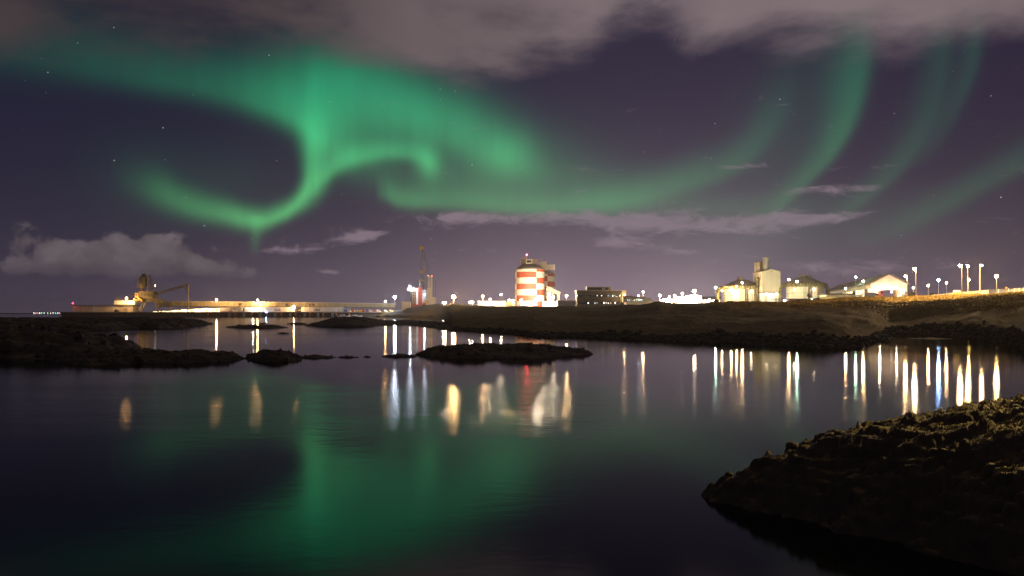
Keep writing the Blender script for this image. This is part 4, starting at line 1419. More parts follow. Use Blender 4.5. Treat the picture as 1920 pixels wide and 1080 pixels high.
m = MB(); lattice(m, at(1024.6, 539.5, 640), at(1050, 551, 640), 2.2, 12, .18)
m.build('truss', CREAM, tw)
for pa, pt in ((1027.4, 541), (1037, 545.4), (1047.6, 550)):
    m = lattice(MB(), (wx(pa, 640), 640, gz(pa, 640) - 1), at(pa, pt, 640), 1.4, 9, .13, Vector((0, 1, 0))); m.build('leg', CREAM, tw)
m = MB().box(at(1026, 0, 639).x, at(1033, 0, 639).x, 638, 644, gz(1030, 640) - 1, wz(548, 640)); m.build('lift_shaft', WHITE, tw)
m = MB().lathe(wx(961.6, 585), 585, [(.9, gz(961, 585) - 1), (1.2, wz(568, 585)), (1.7, wz(566.6, 585)), (.2, wz(566.2, 585))], 12)
tag(m.build('small_tank', WHITE, smooth=True), 'small pale drum tank at the foot of the silos', 'tank')
shed('silo_office', 1019, 1044, 566.2, 'low white building lit hard at the right foot of the silos', y=600, depth=10, npanel=4, base=gz(1030, 605) - 2)
sh = shed('purple_shed', 1046, 1081, 564.2, 'low purple-grey shed left of the dark office block', y=540, depth=16, npanel=5, base=gz(1060, 545) - 2.5, material=PURPLE, roofmat=BEIGE)

# --- dark office block
OY = 500.0
oz = gz(1120, OY + 5) - 2
off = thing('office_block', (wx(1124, OY), OY, oz), 'dark three-storey office block with two rows of windows', 'building')
def O(px, py): return at(px, py, OY)


fr = [545.4, 552.7, 556.6, 566.2, 570.2]
a, b = O(1082, 545.4), O(1165.4, 575)
for nm, ya, yb in (('wall_band', 545.4, 552.7), ('wall_band', 556.6, 566.2), ('wall_band', 570.2, 578)):
    MB().box(a.x, b.x, OY, OY + 16, max(oz, wz(yb, OY)), wz(ya, OY)).build(nm, DARKW, off)
MB().box(a.x + .4, b.x - .4, OY + .5, OY + 15.8, oz, wz(545.6, OY)).build('core', DSTEEL, off)
rs = np.random.RandomState(3)
litset = {(0, 8): ((.8, .9, 1), 1.2), (0, 10): ((1, .95, .6), 2.4), (0, 13): ((.8, .9, 1), .8), (0, 15): ((.9, .95, 1), 2.6), (1, 4): ((.85, .95, 1), 2.8), (1, 7): ((.8, .9, 1), .9), (1, 8): ((1, .9, .6), .5),
          (1, 11): ((1, .95, .85), 2.8), (1, 12): ((1, .9, .7), 1.6), (1, 13): ((1, .9, .8), 2.4), (1, 14): ((1, .5, .4), 1.2), (1, 16): ((1, .9, .8), 2.6)}
for r, (ya, yb) in enumerate(((552.7, 556.6), (566.2, 570.2))):
    n = 19
    for i in range(n):
        xa = O(1084.5, 0).x + (O(1164, 0).x - O(1084.5, 0).x) * i / n
        xb = O(1084.5, 0).x + (O(1164, 0).x - O(1084.5, 0).x) * (i + 1) / n
        wn = MB().box(xa + .1, xb - .1, OY + .22, OY + .4, wz(yb, OY) + .03, wz(ya, OY) - .03).build('window', GLASS, off)
        if (r, i) in litset:
            c, s = litset[(r, i)]
            zlo, zhi = wz(yb, OY) + .1, wz(ya, OY) - .1
            MB().box(xa + .3, xa + .3 + (xb - xa - .6) * rs.uniform(.5, 1), OY + .18, OY + .215, zlo + (zhi - zlo) * rs.uniform(0, .4), zhi - (zhi - zlo) * rs.uniform(0, .25)).build('lit_pane', faint(c, s), wn)
        MB().box(xb - .09, xb + .09, OY + .1, OY + .45, wz(yb, OY) + .02, wz(ya, OY) - .02).build('mullion', DSTEEL, off)
a, b = O(1165.6, 544.6), O(1174, 575)
MB().box(a.x, b.x, OY - .6, OY + 15.6, oz, a.z).build('end_wall', CREAM, off)
a, b = O(1082, 545.4), O(1174, 544.6); MB().box(a.x - .2, O(1165.3, 0).x, OY - .25, OY + 16.2, a.z + .004, b.z + .15).build('parapet', STEEL, off)
a, b = O(1101.4, 538.4), O(1140.6, 544.4); rf = MB().box(a.x, b.x, OY + 3, OY + 12, b.z + .2, a.z).build('roof_house', DARKW, off)
a, b = O(1129.6, 538.8), O(1136, 544.2); MB().box(a.x, b.x, OY + 2.8, OY + 2.99, b.z + .25, a.z - .1).build('louvre', STEEL, rf)
a, b = O(1140.7, 537.6), O(1146.6, 544.4); MB().box(a.x, b.x, OY + 3.2, OY + 11.6, b.z + .2, a.z).build('stair_head', BEIGE, off)
a, b = O(1100.8, 537.6), O(1147, 538.39); MB().box(a.x, b.x, OY + 2.6, OY + 12.4, a.z - .2, a.z + .12).build('roof_cap', STEEL, off)
m = MB().tube((O(1166.6, 0).x - 1.4, OY - 2, oz), (O(1166.6, 0).x - 1.4, OY - 2, wz(548, OY)), .16, n=5)
tag(m.build('lamp_post', STEEL), 'unlit pale post at the right corner of the office block', 'post')
for px, r, lb in ((1148, 1.5, 'round dark bush left of the office corner'), (1162, 1.3, 'dark bush at the office corner beside the green bin')):
    m = MB(); rr = np.random.RandomState(int(px)); yb = 470
    bz = gz(px, yb)
    for i in range(420):
        v = rr.normal(size=3); v /= np.linalg.norm(v); q = rr.rand() ** .4 * r
        p = Vector((wx(px, yb) + v[0] * q * 1.3, yb + v[1] * q, bz + .5 + abs(v[2]) * q * 1.1)); s = .16
        d1, d2 = Vector(rr.normal(size=3)) * s, Vector(rr.normal(size=3)) * s
        m.add([p, p + d1, p + d2], [(0, 1, 2)])
    bt = thing('bush', (wx(px, yb), yb, bz), lb, 'bush')
    m.build('foliage', mat('bush_leaf', (.035, .035, .014), .8, .4, 2.0), bt)
    MB().tube((wx(px, yb), yb, bz - .2), (wx(px, yb), yb, bz + .7), .12, .05, n=5).build('stem', ROOF, bt)
m = MB().box(O(1168 - 4, 0).x * 470 / 500, O(1170, 0).x * 470 / 500, 470, 472, gz(1167, 470) - .5, wz(567.4, 470)); m.box(O(1168 - 4.4, 0).x * 470 / 500, O(1170.4, 0).x * 470 / 500, 469.8, 472.2, wz(567.4, 470) + .004, wz(566.8, 470))
tag(m.build('bin', mat('green_bin', (.10, .14, .07), .6, .2, 1.0)), 'pale green bin at the right end of the office block', 'bin')

# --- low building right of the office
LYB = 450.0
lz = gz(1195, LYB) - 2
lb_ = thing('low_workshop', (wx(1198, LYB), LYB, lz), 'low workshop with sloping dark roof right of the office block', 'building')
p = lambda px, py: at(px, py, LYB)
MB().prism([(p(1175, 0).x, wz(566, LYB)), (p(1206, 0).x, wz(566, LYB)), (p(1206, 0).x, wz(559, LYB)), (p(1175, 0).x, wz(556, LYB))], LYB, LYB + 14).build('wall', BEIGE, lb_)
MB().prism([(p(1174.2, 0).x, wz(556, LYB) + .01), (p(1207, 0).x, wz(559, LYB) + .01), (p(1207, 0).x, wz(558.3, LYB)), (p(1174.2, 0).x, wz(554.6, LYB))], LYB - .8, LYB + 14.6).build('roof', ROOF, lb_)
for i in range(9):
    a = p(1175.6 + i * 3.3, 560.4); b = p(1178.2 + i * 3.3, 565)
    wn = MB().box(a.x, b.x, LYB - .12, LYB - .01, b.z, a.z).build('window', GLASS, lb_)
    if i in (0, 1, 5, 7, 8): MB().box(a.x + .1, b.x - .2, LYB - .17, LYB - .125, b.z + .2, a.z - .2).build('lit_pane', faint((.75, .85, 1), .9), wn)
MB().prism([(p(1206.2, 0).x, wz(568, LYB)), (p(1222, 0).x, wz(568, LYB)), (p(1222, 0).x, wz(560, LYB)), (p(1206.2, 0).x, wz(556, LYB))], LYB + .5, LYB + 13).build('annex', WHITE, lb_)
MB().box(p(1185, 0).x, p(1188, 0).x, LYB + 5, LYB + 7, wz(556.2, LYB), wz(552.8, LYB)).build('roof_unit', CREAM, lb_)
rw = thing('retaining_wall', (wx(1206, 400), 400, gz(1206, 400)), 'plain beige wall below the low workshop', 'wall')
for i in range(5):
    a, b = wx(1178 + i * 11.4, 400), wx(1178 + i * 11.4 + 11.2, 400); MB().box(a, b, 400, 400.4, gz(1200, 400) - 3, wz(564.6, 400)).build('wall_panel', BEIGE, rw)

# --- the glaring yard
shed('yard_store', 1240, 1262, 562, 'left white store in the glaring lamplit yard', y=555, depth=10, npanel=3, base=gz(1250, 558) - 2, pitch=1.2)
shed('yard_store', 1266, 1286, 559, 'middle white store in the glaring lamplit yard', y=560, depth=10, npanel=3, base=gz(1276, 562) - 2, pitch=1.4)
shed('yard_store', 1287.4, 1316, 555.5, 'tallest white store in the glaring lamplit yard', y=565, depth=14, npanel=4, base=gz(1300, 568) - 2, pitch=1.5)
shed('yard_store', 1318, 1350, 563.6, 'long flat white store stretching right from the glaring yard', y=550, depth=10, npanel=5, base=gz(1335, 552) - 2)
hh = shed('far_store', 1318, 1352, 557, 'dull distant shed behind the long flat store', y=660, depth=14, npanel=4, base=gz(1335, 660) - 3, material=PURPLE, roofmat=ROOF)
for px, hgt, lb in ((1270.5, 3.2, 'orange pallet stack in front of the middle yard store'), (1268, 2.6, 'low orange crate beside the pallet stack')):
    z = gz(px, 540); m = MB()
    for k in range(4): m.box(wx(px, 540) - .9, wx(px, 540) + .9, 540, 541.8, z - .3 + k * hgt / 4 + .02, z - .3 + (k + .8) * hgt / 4)
    tag(m.build('pallet_stack', ORANGE), lb, 'pallets')

# --- tanks
def tank(px, y, rpx, peave, pbase, pdtop, ptop, label, caps):
    x, R = wx(px, y), rpx / F * y
    z0, ze, zc = gz(px, y) - 1.5, wz(peave, y), wz(ptop, y)
    t = thing('storage_tank', (x, y, z0), label, 'tank')
    nseg = 12
    for k in range(nseg):
        a0 = -math.pi + 2 * math.pi * k / nseg + .13
        MB().lathe(x, y, [(R, z0), (R, ze)], 4, a0 + .004, a0 + 2 * math.pi / nseg - .004).build('wall_plate', CREAM, t, smooth=True)
    MB().lathe(x, y, [(R - .1, z0), (R - .1, ze)], 36).build('shell', BEIGE, t)
    rf = MB().lathe(x, y, [(R + .5, ze + .01), (R + .5, ze + .4), (R * .24, zc), (.1, zc + .15)], 36).build('roof', GREYR, t)
    MB().lathe(x, y, [(R + .12, ze - 4.4), (R + .12, ze - 4.1)], 36).build('wall_ring', STEEL, t)
    for pa, pb, ya, yb in caps:
        a, b = at(pa, ya, y), at(pb, yb, y); MB().box(a.x, b.x, y - 2, y + 2, b.z, a.z).build('roof_cap', ROOF, rf)
    m = MB(); sx = R * .98
    lattice(m, (x - .4, y - R - .7, z0), (x - .4, y - R - .7, ze - .2), 1.1, 9, .09, Vector((0, 1, 0)))
    m.build('stair_tower', DSTEEL, t)
    for sgn in (-1, 1):
        MB().tube((x + sgn * .14 * R + (1.6 if sgn > 0 else -2.4), y - R - .25, z0), (x + sgn * .14 * R + (1.6 if sgn > 0 else -2.4), y - R - .25, ze - .5), .22, n=6).build('pipe', CREAM, t)
    # big duct round the eave, bending down at both ends
    dr = .9
    pts = []
    for i in range(25):
        a0 = math.radians(-92 + 184 * i / 24)
        pts.append(Vector((x + (R + 1.2) * math.sin(a0), y - (R + 1.2) * math.cos(a0), ze - .5)))
    for s_, end in ((-1, 0), (1, -1)):
        e = pts[end]
        ext = [e + Vector((s_ * .8, 0, -.35)), e + Vector((s_ * 1.5, 0, -1.1)), e + Vector((s_ * 1.8, 0, -2.2)), Vector((e.x + s_ * 1.8, e.y, z0))]
        pts = list(reversed(ext)) + pts if end == 0 else pts + ext
    MB().path(pts, dr, n=10).build('eave_duct', OLIVED, t, smooth=True)
    return t


OLIVED = mat('olive_duct', (0.20, 0.17, 0.085), 0.55, 0.2, 0.5)
tank(1391, 385, 33.5, 537.5, 567, 0, 524.4, 'round storage tank left of the tall gabled tower', [(1384.6, 1391.6, 519.6, 527)])
tank(1508, 372, 32.5, 532.8, 563, 0, 518.6, 'round storage tank right of the tall gabled tower', [(1500, 1508, 516, 521.6), (1511, 1514.4, 517.4, 521), (1515, 1519.6, 516.4, 523.4)])

# --- tower between the tanks
TY = 372.0
tz = gz(1446, TY) - 1.5
twr = thing('gabled_tower', (wx(1446, TY), TY, tz), 'tall cream gabled tower with a steel stack, between two tanks', 'building')
T_ = lambda px, py: at(px, py, TY)
xa, xb, xm = T_(1428.6, 0).x, T_(1463.4, 0).x, T_(1446.2, 0).x
MB().prism([(xa, wz(547.4, TY)), (xb, wz(547.4, TY)), (xb, wz(509.4, TY)), (xm, wz(504.6, TY)), (xa, wz(509.4, TY))], TY, TY + 14).build('upper_wall', CREAM, twr)
MB().box(xa + .15, xb - .15, TY + .2, TY + 13.8, tz, wz(548.8, TY)).build('lower_wall', WHITE, twr)
MB().box(xa - .3, xb + .3, TY - .7, TY + 14.2, wz(548.79, TY), wz(547.41, TY)).build('canopy', ROOF, twr)
MB().prism([(xa - .3, wz(509.6, TY)), (xm, wz(504.55, TY)), (xb + .3, wz(509.6, TY)), (xb + .3, wz(508.8, TY)), (xm, wz(503.8, TY)), (xa - .3, wz(508.8, TY))], TY - .25, TY + 14.3).build('roof', GREYR, twr)
for i in range(1, 9):
    xx = xa + (xb - xa) * i / 9; MB().box(xx - .03, xx + .03, TY - .05, TY - .003, wz(547, TY), wz(510, TY)).build('seam', BEIGE, twr)
MB().box(T_(1445, 0).x, T_(1446.6, 0).x, TY - .08, TY - .004, wz(509, TY), wz(507.6, TY)).build('vent', DSTEEL, twr)
MB().lathe(T_(1443, 0).x, TY + 5, [(1.52, wz(508, TY)), (1.52, wz(482.4, TY)), (1.62, wz(482.3, TY)), (1.62, wz(481.6, TY))], 20).build('stack', STEEL, twr, smooth=False)
for px in (1431.4, 1434.6, 1451.4):
    MB().lathe(T_(px, 0).x, TY + 9, [(.72, wz(510, TY)), (.72, wz(489.5, TY)), (.4, wz(488.6, TY)), (.1, wz(488.4, TY))], 12).build('filter_tube', BEIGE, twr, smooth=True)
MB().box(T_(1430.2, 0).x, T_(1452.6, 0).x, TY + 9.4, TY + 13, wz(510, TY), wz(489.4, TY)).build('filter_house', BEIGE, twr)
m = MB().box(T_(1429.4, 0).x, T_(1453.4, 0).x, TY + 8, TY + 13.2, wz(489.35, TY), wz(488.2, TY)); m.build('filter_head', ROOF, twr)
for px, lb in ((1424.6, 0), (1466.6, 0)):
    m = MB().lathe(T_(px, 0).x, TY + 4, [(.55, tz), (.55, wz(527, TY)), (.95, wz(524, TY)), (.95, wz(520, TY)), (.5, wz(518.6, TY))], 12); m.build('side_duct', OLIVED, twr, smooth=True)
for px in (1436, 1456):
    MB().box(T_(px - 2.6, 0).x, T_(px + 2.6, 0).x, TY + .05, TY + .19, tz, wz(555, TY)).build('roller_door', BEIGE, twr)

# --- carport, parked cars and bits in front
CYD = 330.0
cz = gz(1484, CYD)
cp = thing('carport', (wx(1484, CYD), CYD, cz), 'long low carport with thin dark roof before the right tank', 'carport')
MB().box(wx(1453, CYD), wx(1514, CYD), CYD, CYD + 6, wz(560.9, CYD), wz(559.8, CYD)).build('roof', ROOF, cp)
for px in range(1454, 1515, 10):
    for dy in (.4, 5.4): MB().tube((wx(px, CYD), CYD + dy, cz - .6), (wx(px, CYD), CYD + dy, wz(560.95, CYD)), .09, n=5).build('post', STEEL, cp)


def car(px, y, label, material=CARP, length=4.3, van=False, rot=0.0, front=1):
    z = gz(px, y) + .02
    t = thing('parked_car' if not van else 'van', (wx(px, y), y, z), label, 'van' if van else 'car')
    t.rotation_euler = (0, 0, rot)
    x = wx(px, y); l = length / 2
    h = 1.45 if not van else 2.5
    if not van:
        prof = [(-l, .35), (l, .35), (l, .72), (l * .62, .86), (l * .30, h), (-l * .55, h), (-l * .86, .95), (-l, .88)]
        body = [(-l, .35), (l, .35), (l, .74), (l * .62, .88), (-l * .9, .94), (-l, .85)]
        top = [(l * .60, .88), (l * .28, h), (-l * .55, h), (-l * .86, .93)]
    else:
        body = [(-l, .4), (l, .4), (l, 1.05), (l * .72, 1.35), (l * .42, h - .05), (l * .36, h), (-l, h)]
        top = None
    f = lambda P: [(x + front * a, z + b) for a, b in P]
    MB().prism(f(body), y - .85, y + .85).build('body', material, t)
    if top:
        MB().prism(f(top), y - .72, y + .72).build('cabin', GLASS, t)
    else:
        MB().prism(f([(l * .76, 1.36), (l * .45, h - .2), (l * .30, h - .25), (l * .30, 1.36)]), y - .87, y - .852).build('side_window', GLASS, t)
        MB().prism(f([(-l, .42), (l * .26, .42), (l * .26, h - .1), (-l, h - .1)]), y - .88, y - .853).build('side_panel', mat('olive_van_side', (.07, .06, .02), .4, .2, 1.0), t)
    for s in (-.62, .62):
        for yy in (-.86, .70):
            w = MB().tube((x + s * l, y + yy, z + .33), (x + s * l, y + yy + .18, z + .33), .33, n=12).build('wheel', TYRE, t)
            MB().tube((x + s * l, y + yy - .015, z + .33), (x + s * l, y + yy - .001, z + .33), .19, n=8).build('rim', STEEL, w)
    for yy in (-.6, .6):
        MB().box(x + front * l - .04 + (0 if front > 0 else 0), x + front * l + .04, y + yy - .14, y + yy + .14, z + .6, z + .75).build('headlight', WHITE, t)
    return t


car(1486, 318, 'dark parked car nearest the left under the lit tank')
car(1497, 320, 'dark parked car second from the left under the lit tank')
car(1505.6, 319, 'dark parked car third from the left under the lit tank')
car(1512, 322, 'dark parked car tucked behind the slanted dish')
car(1527, 318, 'dark parked car just right of the slanted dish', front=-1)
car(1537.4, 320, 'dark parked car farthest right under the lit tank')
car(1370, 330, 'dark parked car in front of the left tank')
c_ = car(1342, 290, 'dark car showing a red tail light left of the tanks', rot=math.radians(80))
dish = thing('dish_antenna', (wx(1513, 312), 312, gz(1513, 312)), 'dark round dish on a slanted post in front of the right tank', 'antenna')
q = lambda px, py, dy=0: at(px, py, 312 + dy)
MB().tube((q(1512, 0).x, 312, gz(1513, 312) - .3), q(1517, 557), .28, .22, n=7).build('post', DSTEEL, dish)
MB().ball(q(1517.6, 554), .95, 14, 9, .8).build('dish', DSTEEL, dish, smooth=True)
MB().tube(q(1518.6, 553), q(1522, 547.6), .09, n=5).build('feed_arm', DSTEEL, dish)
fl = thing('flat_trailer', (wx(1554, 315), 315, gz(1554, 315)), 'long pale yellow-green trailer right of the parked cars', 'trailer')
z = gz(1554, 315)
for k in range(3):
    MB().box(wx(1541, 315), wx(1567, 315), 315, 317.2, z + .55 + k * .42, z + .9 + k * .42).build('slat', mat('yellow_green', (.34, .32, .12), .6, .2, .8), fl)
for px in (1545, 1549, 1561, 1565): MB().tube((wx(px, 315), 315.1, z + .3), (wx(px, 315), 315.4, z + .3), .36, n=10).build('wheel', TYRE, fl)
lw = shed('low_store', 1549, 1602, 552.2, 'low pale store with dark flat roof left of the long hall', y=335, depth=8, npanel=6, base=gz(1575, 335) - 1.5, material=BEIGE, roofmat=DSTEEL)
m = MB(); z = gz(1620, 286)
hdg = thing('kerb_rail', (wx(1620, 284), 284, z), 'low dark barrier along the road in front of the hall', 'barrier')
for i in range(6):
    a, b = wx(1580 + i * 9, 284), wx(1588.4 + i * 9, 284); MB().box(a, b, 284, 284.3, z - .6, z + .35).build('rail', DSTEEL, hdg)

# --- long hall
A0, A1 = Vector((134.0, 300.0)), Vector((164.0, 420.0))
dv = (A1 - A0).normalized(); pv = Vector((dv.y, -dv.x)); HW = 12.4
hz0 = gz(1660, 300) - 1.2
he, hr = wz(532.6, 300), wz(514.8, 298)
hall = thing('long_hall', (A0.x + pv.x * HW / 2, A0.y + pv.y * HW / 2, hz0), 'long gabled hall with a strip of lit windows and a floodlit end', 'building')
def H(s, t, z): return (A0.x + dv.x * s + pv.x * t, A0.y + dv.y * s + pv.y * t, z)
LEN = (A1 - A0).length


def hquad(nm, pts, th, mt, nrm, par=None):
    n = Vector((nrm[0], nrm[1], nrm[2])) * th
    P = [Vector(p) for p in pts]
    return MB().hexa([P[0], P[1], P[1] - n, P[0] - n, P[3], P[2], P[2] - n, P[3] - n]).build(nm, mt, par or hall)


nside = (-pv.x, -pv.y, 0)
nfront = (-dv.x, -dv.y, 0)
wl, wh = wz(549.2, 300), wz(540.6, 300)
nb = 18
for i in range(nb):
    s0, s1 = LEN * i / nb + .05, LEN * (i + 1) / nb - .05
    hquad('wall_panel', [H(s0, 0, hz0), H(s1, 0, hz0), H(s1, 0, wl), H(s0, 0, wl)], .3, BEIGE, nside)
    hquad('wall_panel', [H(s0, 0, wh), H(s1, 0, wh), H(s1, 0, he), H(s0, 0, he)], .3, BEIGE, nside)
    lit = i not in (1, 5, 10, 14, 16, 17)
    hquad('window', [H(s0 + .4, .12, wl + .02), H(s1 - .4, .12, wl + .02), H(s1 - .4, .12, wh - .02), H(s0 + .4, .12, wh - .02)], .08,
          faint((1.0, .80, .45), 2.2 if i < 8 else 1.2) if lit else GLASS, nside)
    hquad('mullion', [H(s1 - .4, 0.02, wl + .01), H(s1 + .5, 0.02, wl + .01), H(s1 + .5, 0.02, wh - .01), H(s1 - .4, 0.02, wh - .01)], .2, BEIGE, nside)
# gable end: wall pieces round a portal
gp = lambda t, z: H(0, t, z)
for t0, t1 in ((.05, 3.3), (9.0, 12.35)):
    hquad('end_wall', [gp(t0, hz0), gp(t1, hz0), gp(t1, wz(541.5, 299)), gp(t0, wz(541.5, 299))], .3, WHITE, nfront)
hquad('lintel', [gp(3.31, wz(546, 299)), gp(8.99, wz(546, 299)), gp(8.99, wz(541.5, 299)), gp(3.31, wz(541.5, 299))], .3, WHITE, nfront)
hquad('band_wall', [gp(.05, wz(541.4, 299)), gp(12.35, wz(541.4, 299)), gp(12.35, he), gp(.05, he)], .3, BEIGE, nfront)
P = [Vector(gp(.05, he + .01)), Vector(gp(HW - .05, he + .01)), Vector(gp(HW / 2, hr))]
n = Vector((dv.x, dv.y, 0)) * .3
MB().add(P + [p + n for p in P], [(0, 1, 2), (5, 4, 3), (0, 3, 4, 1), (1, 4, 5, 2), (2, 5, 3, 0)]).build('gable', BEIGE, hall)
hquad('portal_door', [gp(3.4, hz0), gp(8.9, hz0), gp(8.9, wz(546.2, 299)), gp(3.4, wz(546.2, 299))], .1, ROOF, nfront)
bk = [(s, t) for s, t in ((LEN, 0), (LEN, HW), (.3, HW))]
hquad('rear_wall', [H(LEN, HW, hz0), H(LEN, 0.3, hz0), H(LEN, 0.3, he), H(LEN, HW, he)], .3, BEIGE, (dv.x, dv.y, 0))
hquad('right_wall', [H(.3, HW, hz0), H(LEN - .3, HW, hz0), H(LEN - .3, HW, he), H(.3, HW, he)], .3, BEIGE, (pv.x, pv.y, 0))
for nm, t0, t1 in (('roof_slope', -.6, HW / 2), ('roof_slope', HW + .6, HW / 2)):
    k = (hr - he) / (HW / 2) * .6
    P = [Vector(H(-.7, t0, he - k + .05)), Vector(H(LEN + .7, t0, he - k + .05)), Vector(H(LEN + .7, t1, hr + .05)), Vector(H(-.7, t1, hr + .05))]
    up_ = Vector((0, 0, .45))
    MB().hexa(P + [p + up_ for p in P]).build(nm, ROOF, hall)
for t in (10.4, 11.6):
    hquad('pilaster', [gp(t, hz0 + .01), gp(t + .4, hz0 + .01), gp(t + .4, wz(542, 299)), gp(t, wz(542, 299))], .12, BEIGE, nfront).location += Vector((-dv.x * .14, -dv.y * .14, 0))
m = MB().lathe(wx(1674.6, 306), 306, [(.28, wz(524, 306)), (.28, wz(516, 306)), (.34, wz(515.9, 306)), (.34, wz(515.4, 306))], 10)
m.build('flue', STEEL, hall, smooth=True)

# vehicles and boards before the hall
car(1634.5, 278, 'orange-fronted van with dark side parked before the hall', mat('orange_van', (.62, .28, .02), .35, .15, .8), 5.8, van=True, rot=math.radians(0))
tz_ = gz(1664, 276)
lor = thing('box_lorry', (wx(1665, 276), 276, tz_), 'dark red-brown box lorry in front of the hall portal', 'lorry')
q = lambda px: wx(px, 276)
MB().box(q(1656.6), q(1679), 276, 278.4, tz_ + .75, wz(543.6, 276)).build('box', mat('lorry_box', (.085, .045, .028), .6, .25, .6), lor)
MB().box(q(1651.6), q(1656.3), 276.1, 278.3, tz_ + .5, wz(545, 276)).build('cab', RED, lor)
MB().box(q(1652.2), q(1655.4), 276.0, 276.09, wz(550.4, 276), wz(547.2, 276)).build('window', GLASS, lor)
for px in (1654, 1660, 1675): 
    w = MB().tube((q(px), 275.95, tz_ + .45), (q(px), 276.3, tz_ + .45), .45, n=12).build('wheel', TYRE, lor)
    MB().tube((q(px), 275.92, tz_ + .45), (q(px), 275.949, tz_ + .45), .25, n=8).build('rim', STEEL, w)
a, b = at(1670.4, 545.4, 275.7), at(1674.2, 549.4, 275.7); MB().box(a.x, b.x, 275.85, 275.99, b.z, a.z).build('lit_panel', faint((1, 1, 1), 3), lor)
bz_ = gz(1682, 262)
brd = thing('notice_board', (wx(1682, 262), 262, bz_), 'pale notice board on thick yellowish posts before the hall', 'sign')
for px in (1676.2, 1679, 1686.6): MB().tube((wx(px, 262), 262, bz_ - .4), at(px, 544, 262), .13, n=6).build('post', YELLOW, brd)
a, b = at(1679.8, 545.2, 262), at(1684.6, 552.8, 262); MB().box(a.x, b.x, 261.8, 261.88, b.z, a.z).build('board', CREAM, brd)
a, b = at(1676, 543.2, 262), at(1687, 544.4, 262); MB().box(a.x, b.x, 261.75, 262.1, b.z, a.z).build('crossbar', DSTEEL, brd)

# --- fence along the road
fn = thing('panel_fence', (wx(1785, 232), 232, gz(1785, 232)), 'long fence of pale upright panels beside the road', 'fence')
FE = [(1708, 246, 557.0), (1780, 234, 549.6), (1852, 226, 543.8)]
def fpt(px):
    y = np.interp(px, [f[0] for f in FE], [f[1] for f in FE]); zt = wz(np.interp(px, [f[0] for f in FE], [f[2] for f in FE]), y)
    return wx(px, y), float(y), float(zt)


nf = 26
PALE = mat('pale_fence', (.48, .40, .30), .75, .2, .8)
for i in range(nf):
    pa, pb = 1708 + 144 * i / nf, 1708 + 144 * (i + 1) / nf
    (xa, ya, za), (xb, yb, zb) = fpt(pa), fpt(pb)
    z0a, z0b = min(gz(pa, ya), za - 1.3) - .2, min(gz(pb, yb), zb - 1.3) - .2
    m = MB(); nsl = 5
    for k in range(nsl):
        u0, u1 = (k + .06) / nsl, (k + .94) / nsl
        e = lambda u: (xa + (xb - xa) * u, ya + (yb - ya) * u, z0a + (z0b - z0a) * u, za + (zb - za) * u)
        p0, p1 = e(u0), e(u1)
        m.hexa([(p0[0], p0[1], p0[2]), (p1[0], p1[1], p1[2]), (p1[0], p1[1] + .05, p1[2]), (p0[0], p0[1] + .05, p0[2]), (p0[0], p0[1], p0[3]), (p1[0], p1[1], p1[3]), (p1[0], p1[1] + .05, p1[3]), (p0[0], p0[1] + .05, p0[3])])
    m.build('fence_panel', PALE, fn)
    MB().box(xa - .06, xa + .06, ya - .1, ya - .02, z0a, za + .08).build('post', WHITE, fn)
mf = thing('mesh_fence', (wx(1900, 216), 216, gz(1900, 216)), 'wire mesh fence with pale posts at the right edge', 'fence')
FM = [(1853, 226, 543.4, 553.6), (1920, 214, 540.6, 551.2), (2020, 202, 536, 548)]
posts = [1853, 1872, 1891, 1902, 1911, 1920, 1932, 1946, 1962, 1980, 2000, 2020]
def mpt(px): return [float(np.interp(px, [f[0] for f in FM], [f[k] for f in FM])) for k in (1, 2, 3)]


for i, px in enumerate(posts):
    y, pt, pb = mpt(px); x = wx(px, y)
    MB().tube((x, y, gz(px, y) - .4), (x, y, wz(pt, y) + .1), .07, n=6).build('post', WHITE, mf)
    if i + 1 < len(posts):
        y2, pt2, pb2 = mpt(posts[i + 1]); x2 = wx(posts[i + 1], y2)
        m = MB()
        z0, z1, w0, w1 = gz(px, y) + .05, wz(pt, y), gz(posts[i + 1], y2) + .05, wz(pt2, y2)
        for k in range(11):
            u = k / 10; m.tube((x, y, z0 + (z1 - z0) * u), (x2, y2, w0 + (w1 - w0) * u), .016, n=3)
        nv = max(6, int((x2 - x) / .28))
        for k in range(nv):
            u = k / nv; xx, yy = x + (x2 - x) * u, y + (y2 - y) * u
            m.tube((xx, yy, z0 + (w0 - z0) * u), (xx, yy, z1 + (w1 - z1) * u), .013, n=3)
        m.build('mesh_panel', STEEL, mf)

# signs by the road
sy = 226.0
sg = thing('road_sign', (wx(1793.4, sy), sy, gz(1793, sy)), 'white and yellow sign with two arrows and a dot on a post by the fence', 'sign')
MB().tube((wx(1793.4, sy), sy, gz(1793, sy) - .3), at(1793.4, 551, sy), .08, n=6).build('post', YELLOW, sg)
a, b = at(1787, 544.4, sy), at(1800, 547.9, sy); MB().box(a.x, b.x, sy - .1, sy - .04, b.z, a.z).build('white_board', WHITE, sg)
m = MB(); a, b = at(1792.4, 543.4, sy), at(1794.4, 544.4, sy); m.prism([(a.x, b.z + .002), (b.x, b.z + .002), ((a.x + b.x) / 2, a.z)], sy - .1, sy - .04); m.build('white_peak', WHITE, sg)
a, b = at(1787, 548, sy), at(1800, 551, sy); MB().box(a.x, b.x, sy - .1, sy - .04, b.z, a.z - .003).build('yellow_board', mat('bright_yellow', (.75, .58, .02), .5, .1, 1.0), sg)
a = at(1793.4, 549.4, sy); MB().tube((a.x, sy - .13, a.z), (a.x, sy - .102, a.z), .11, n=10).build('dot', DSTEEL, sg)
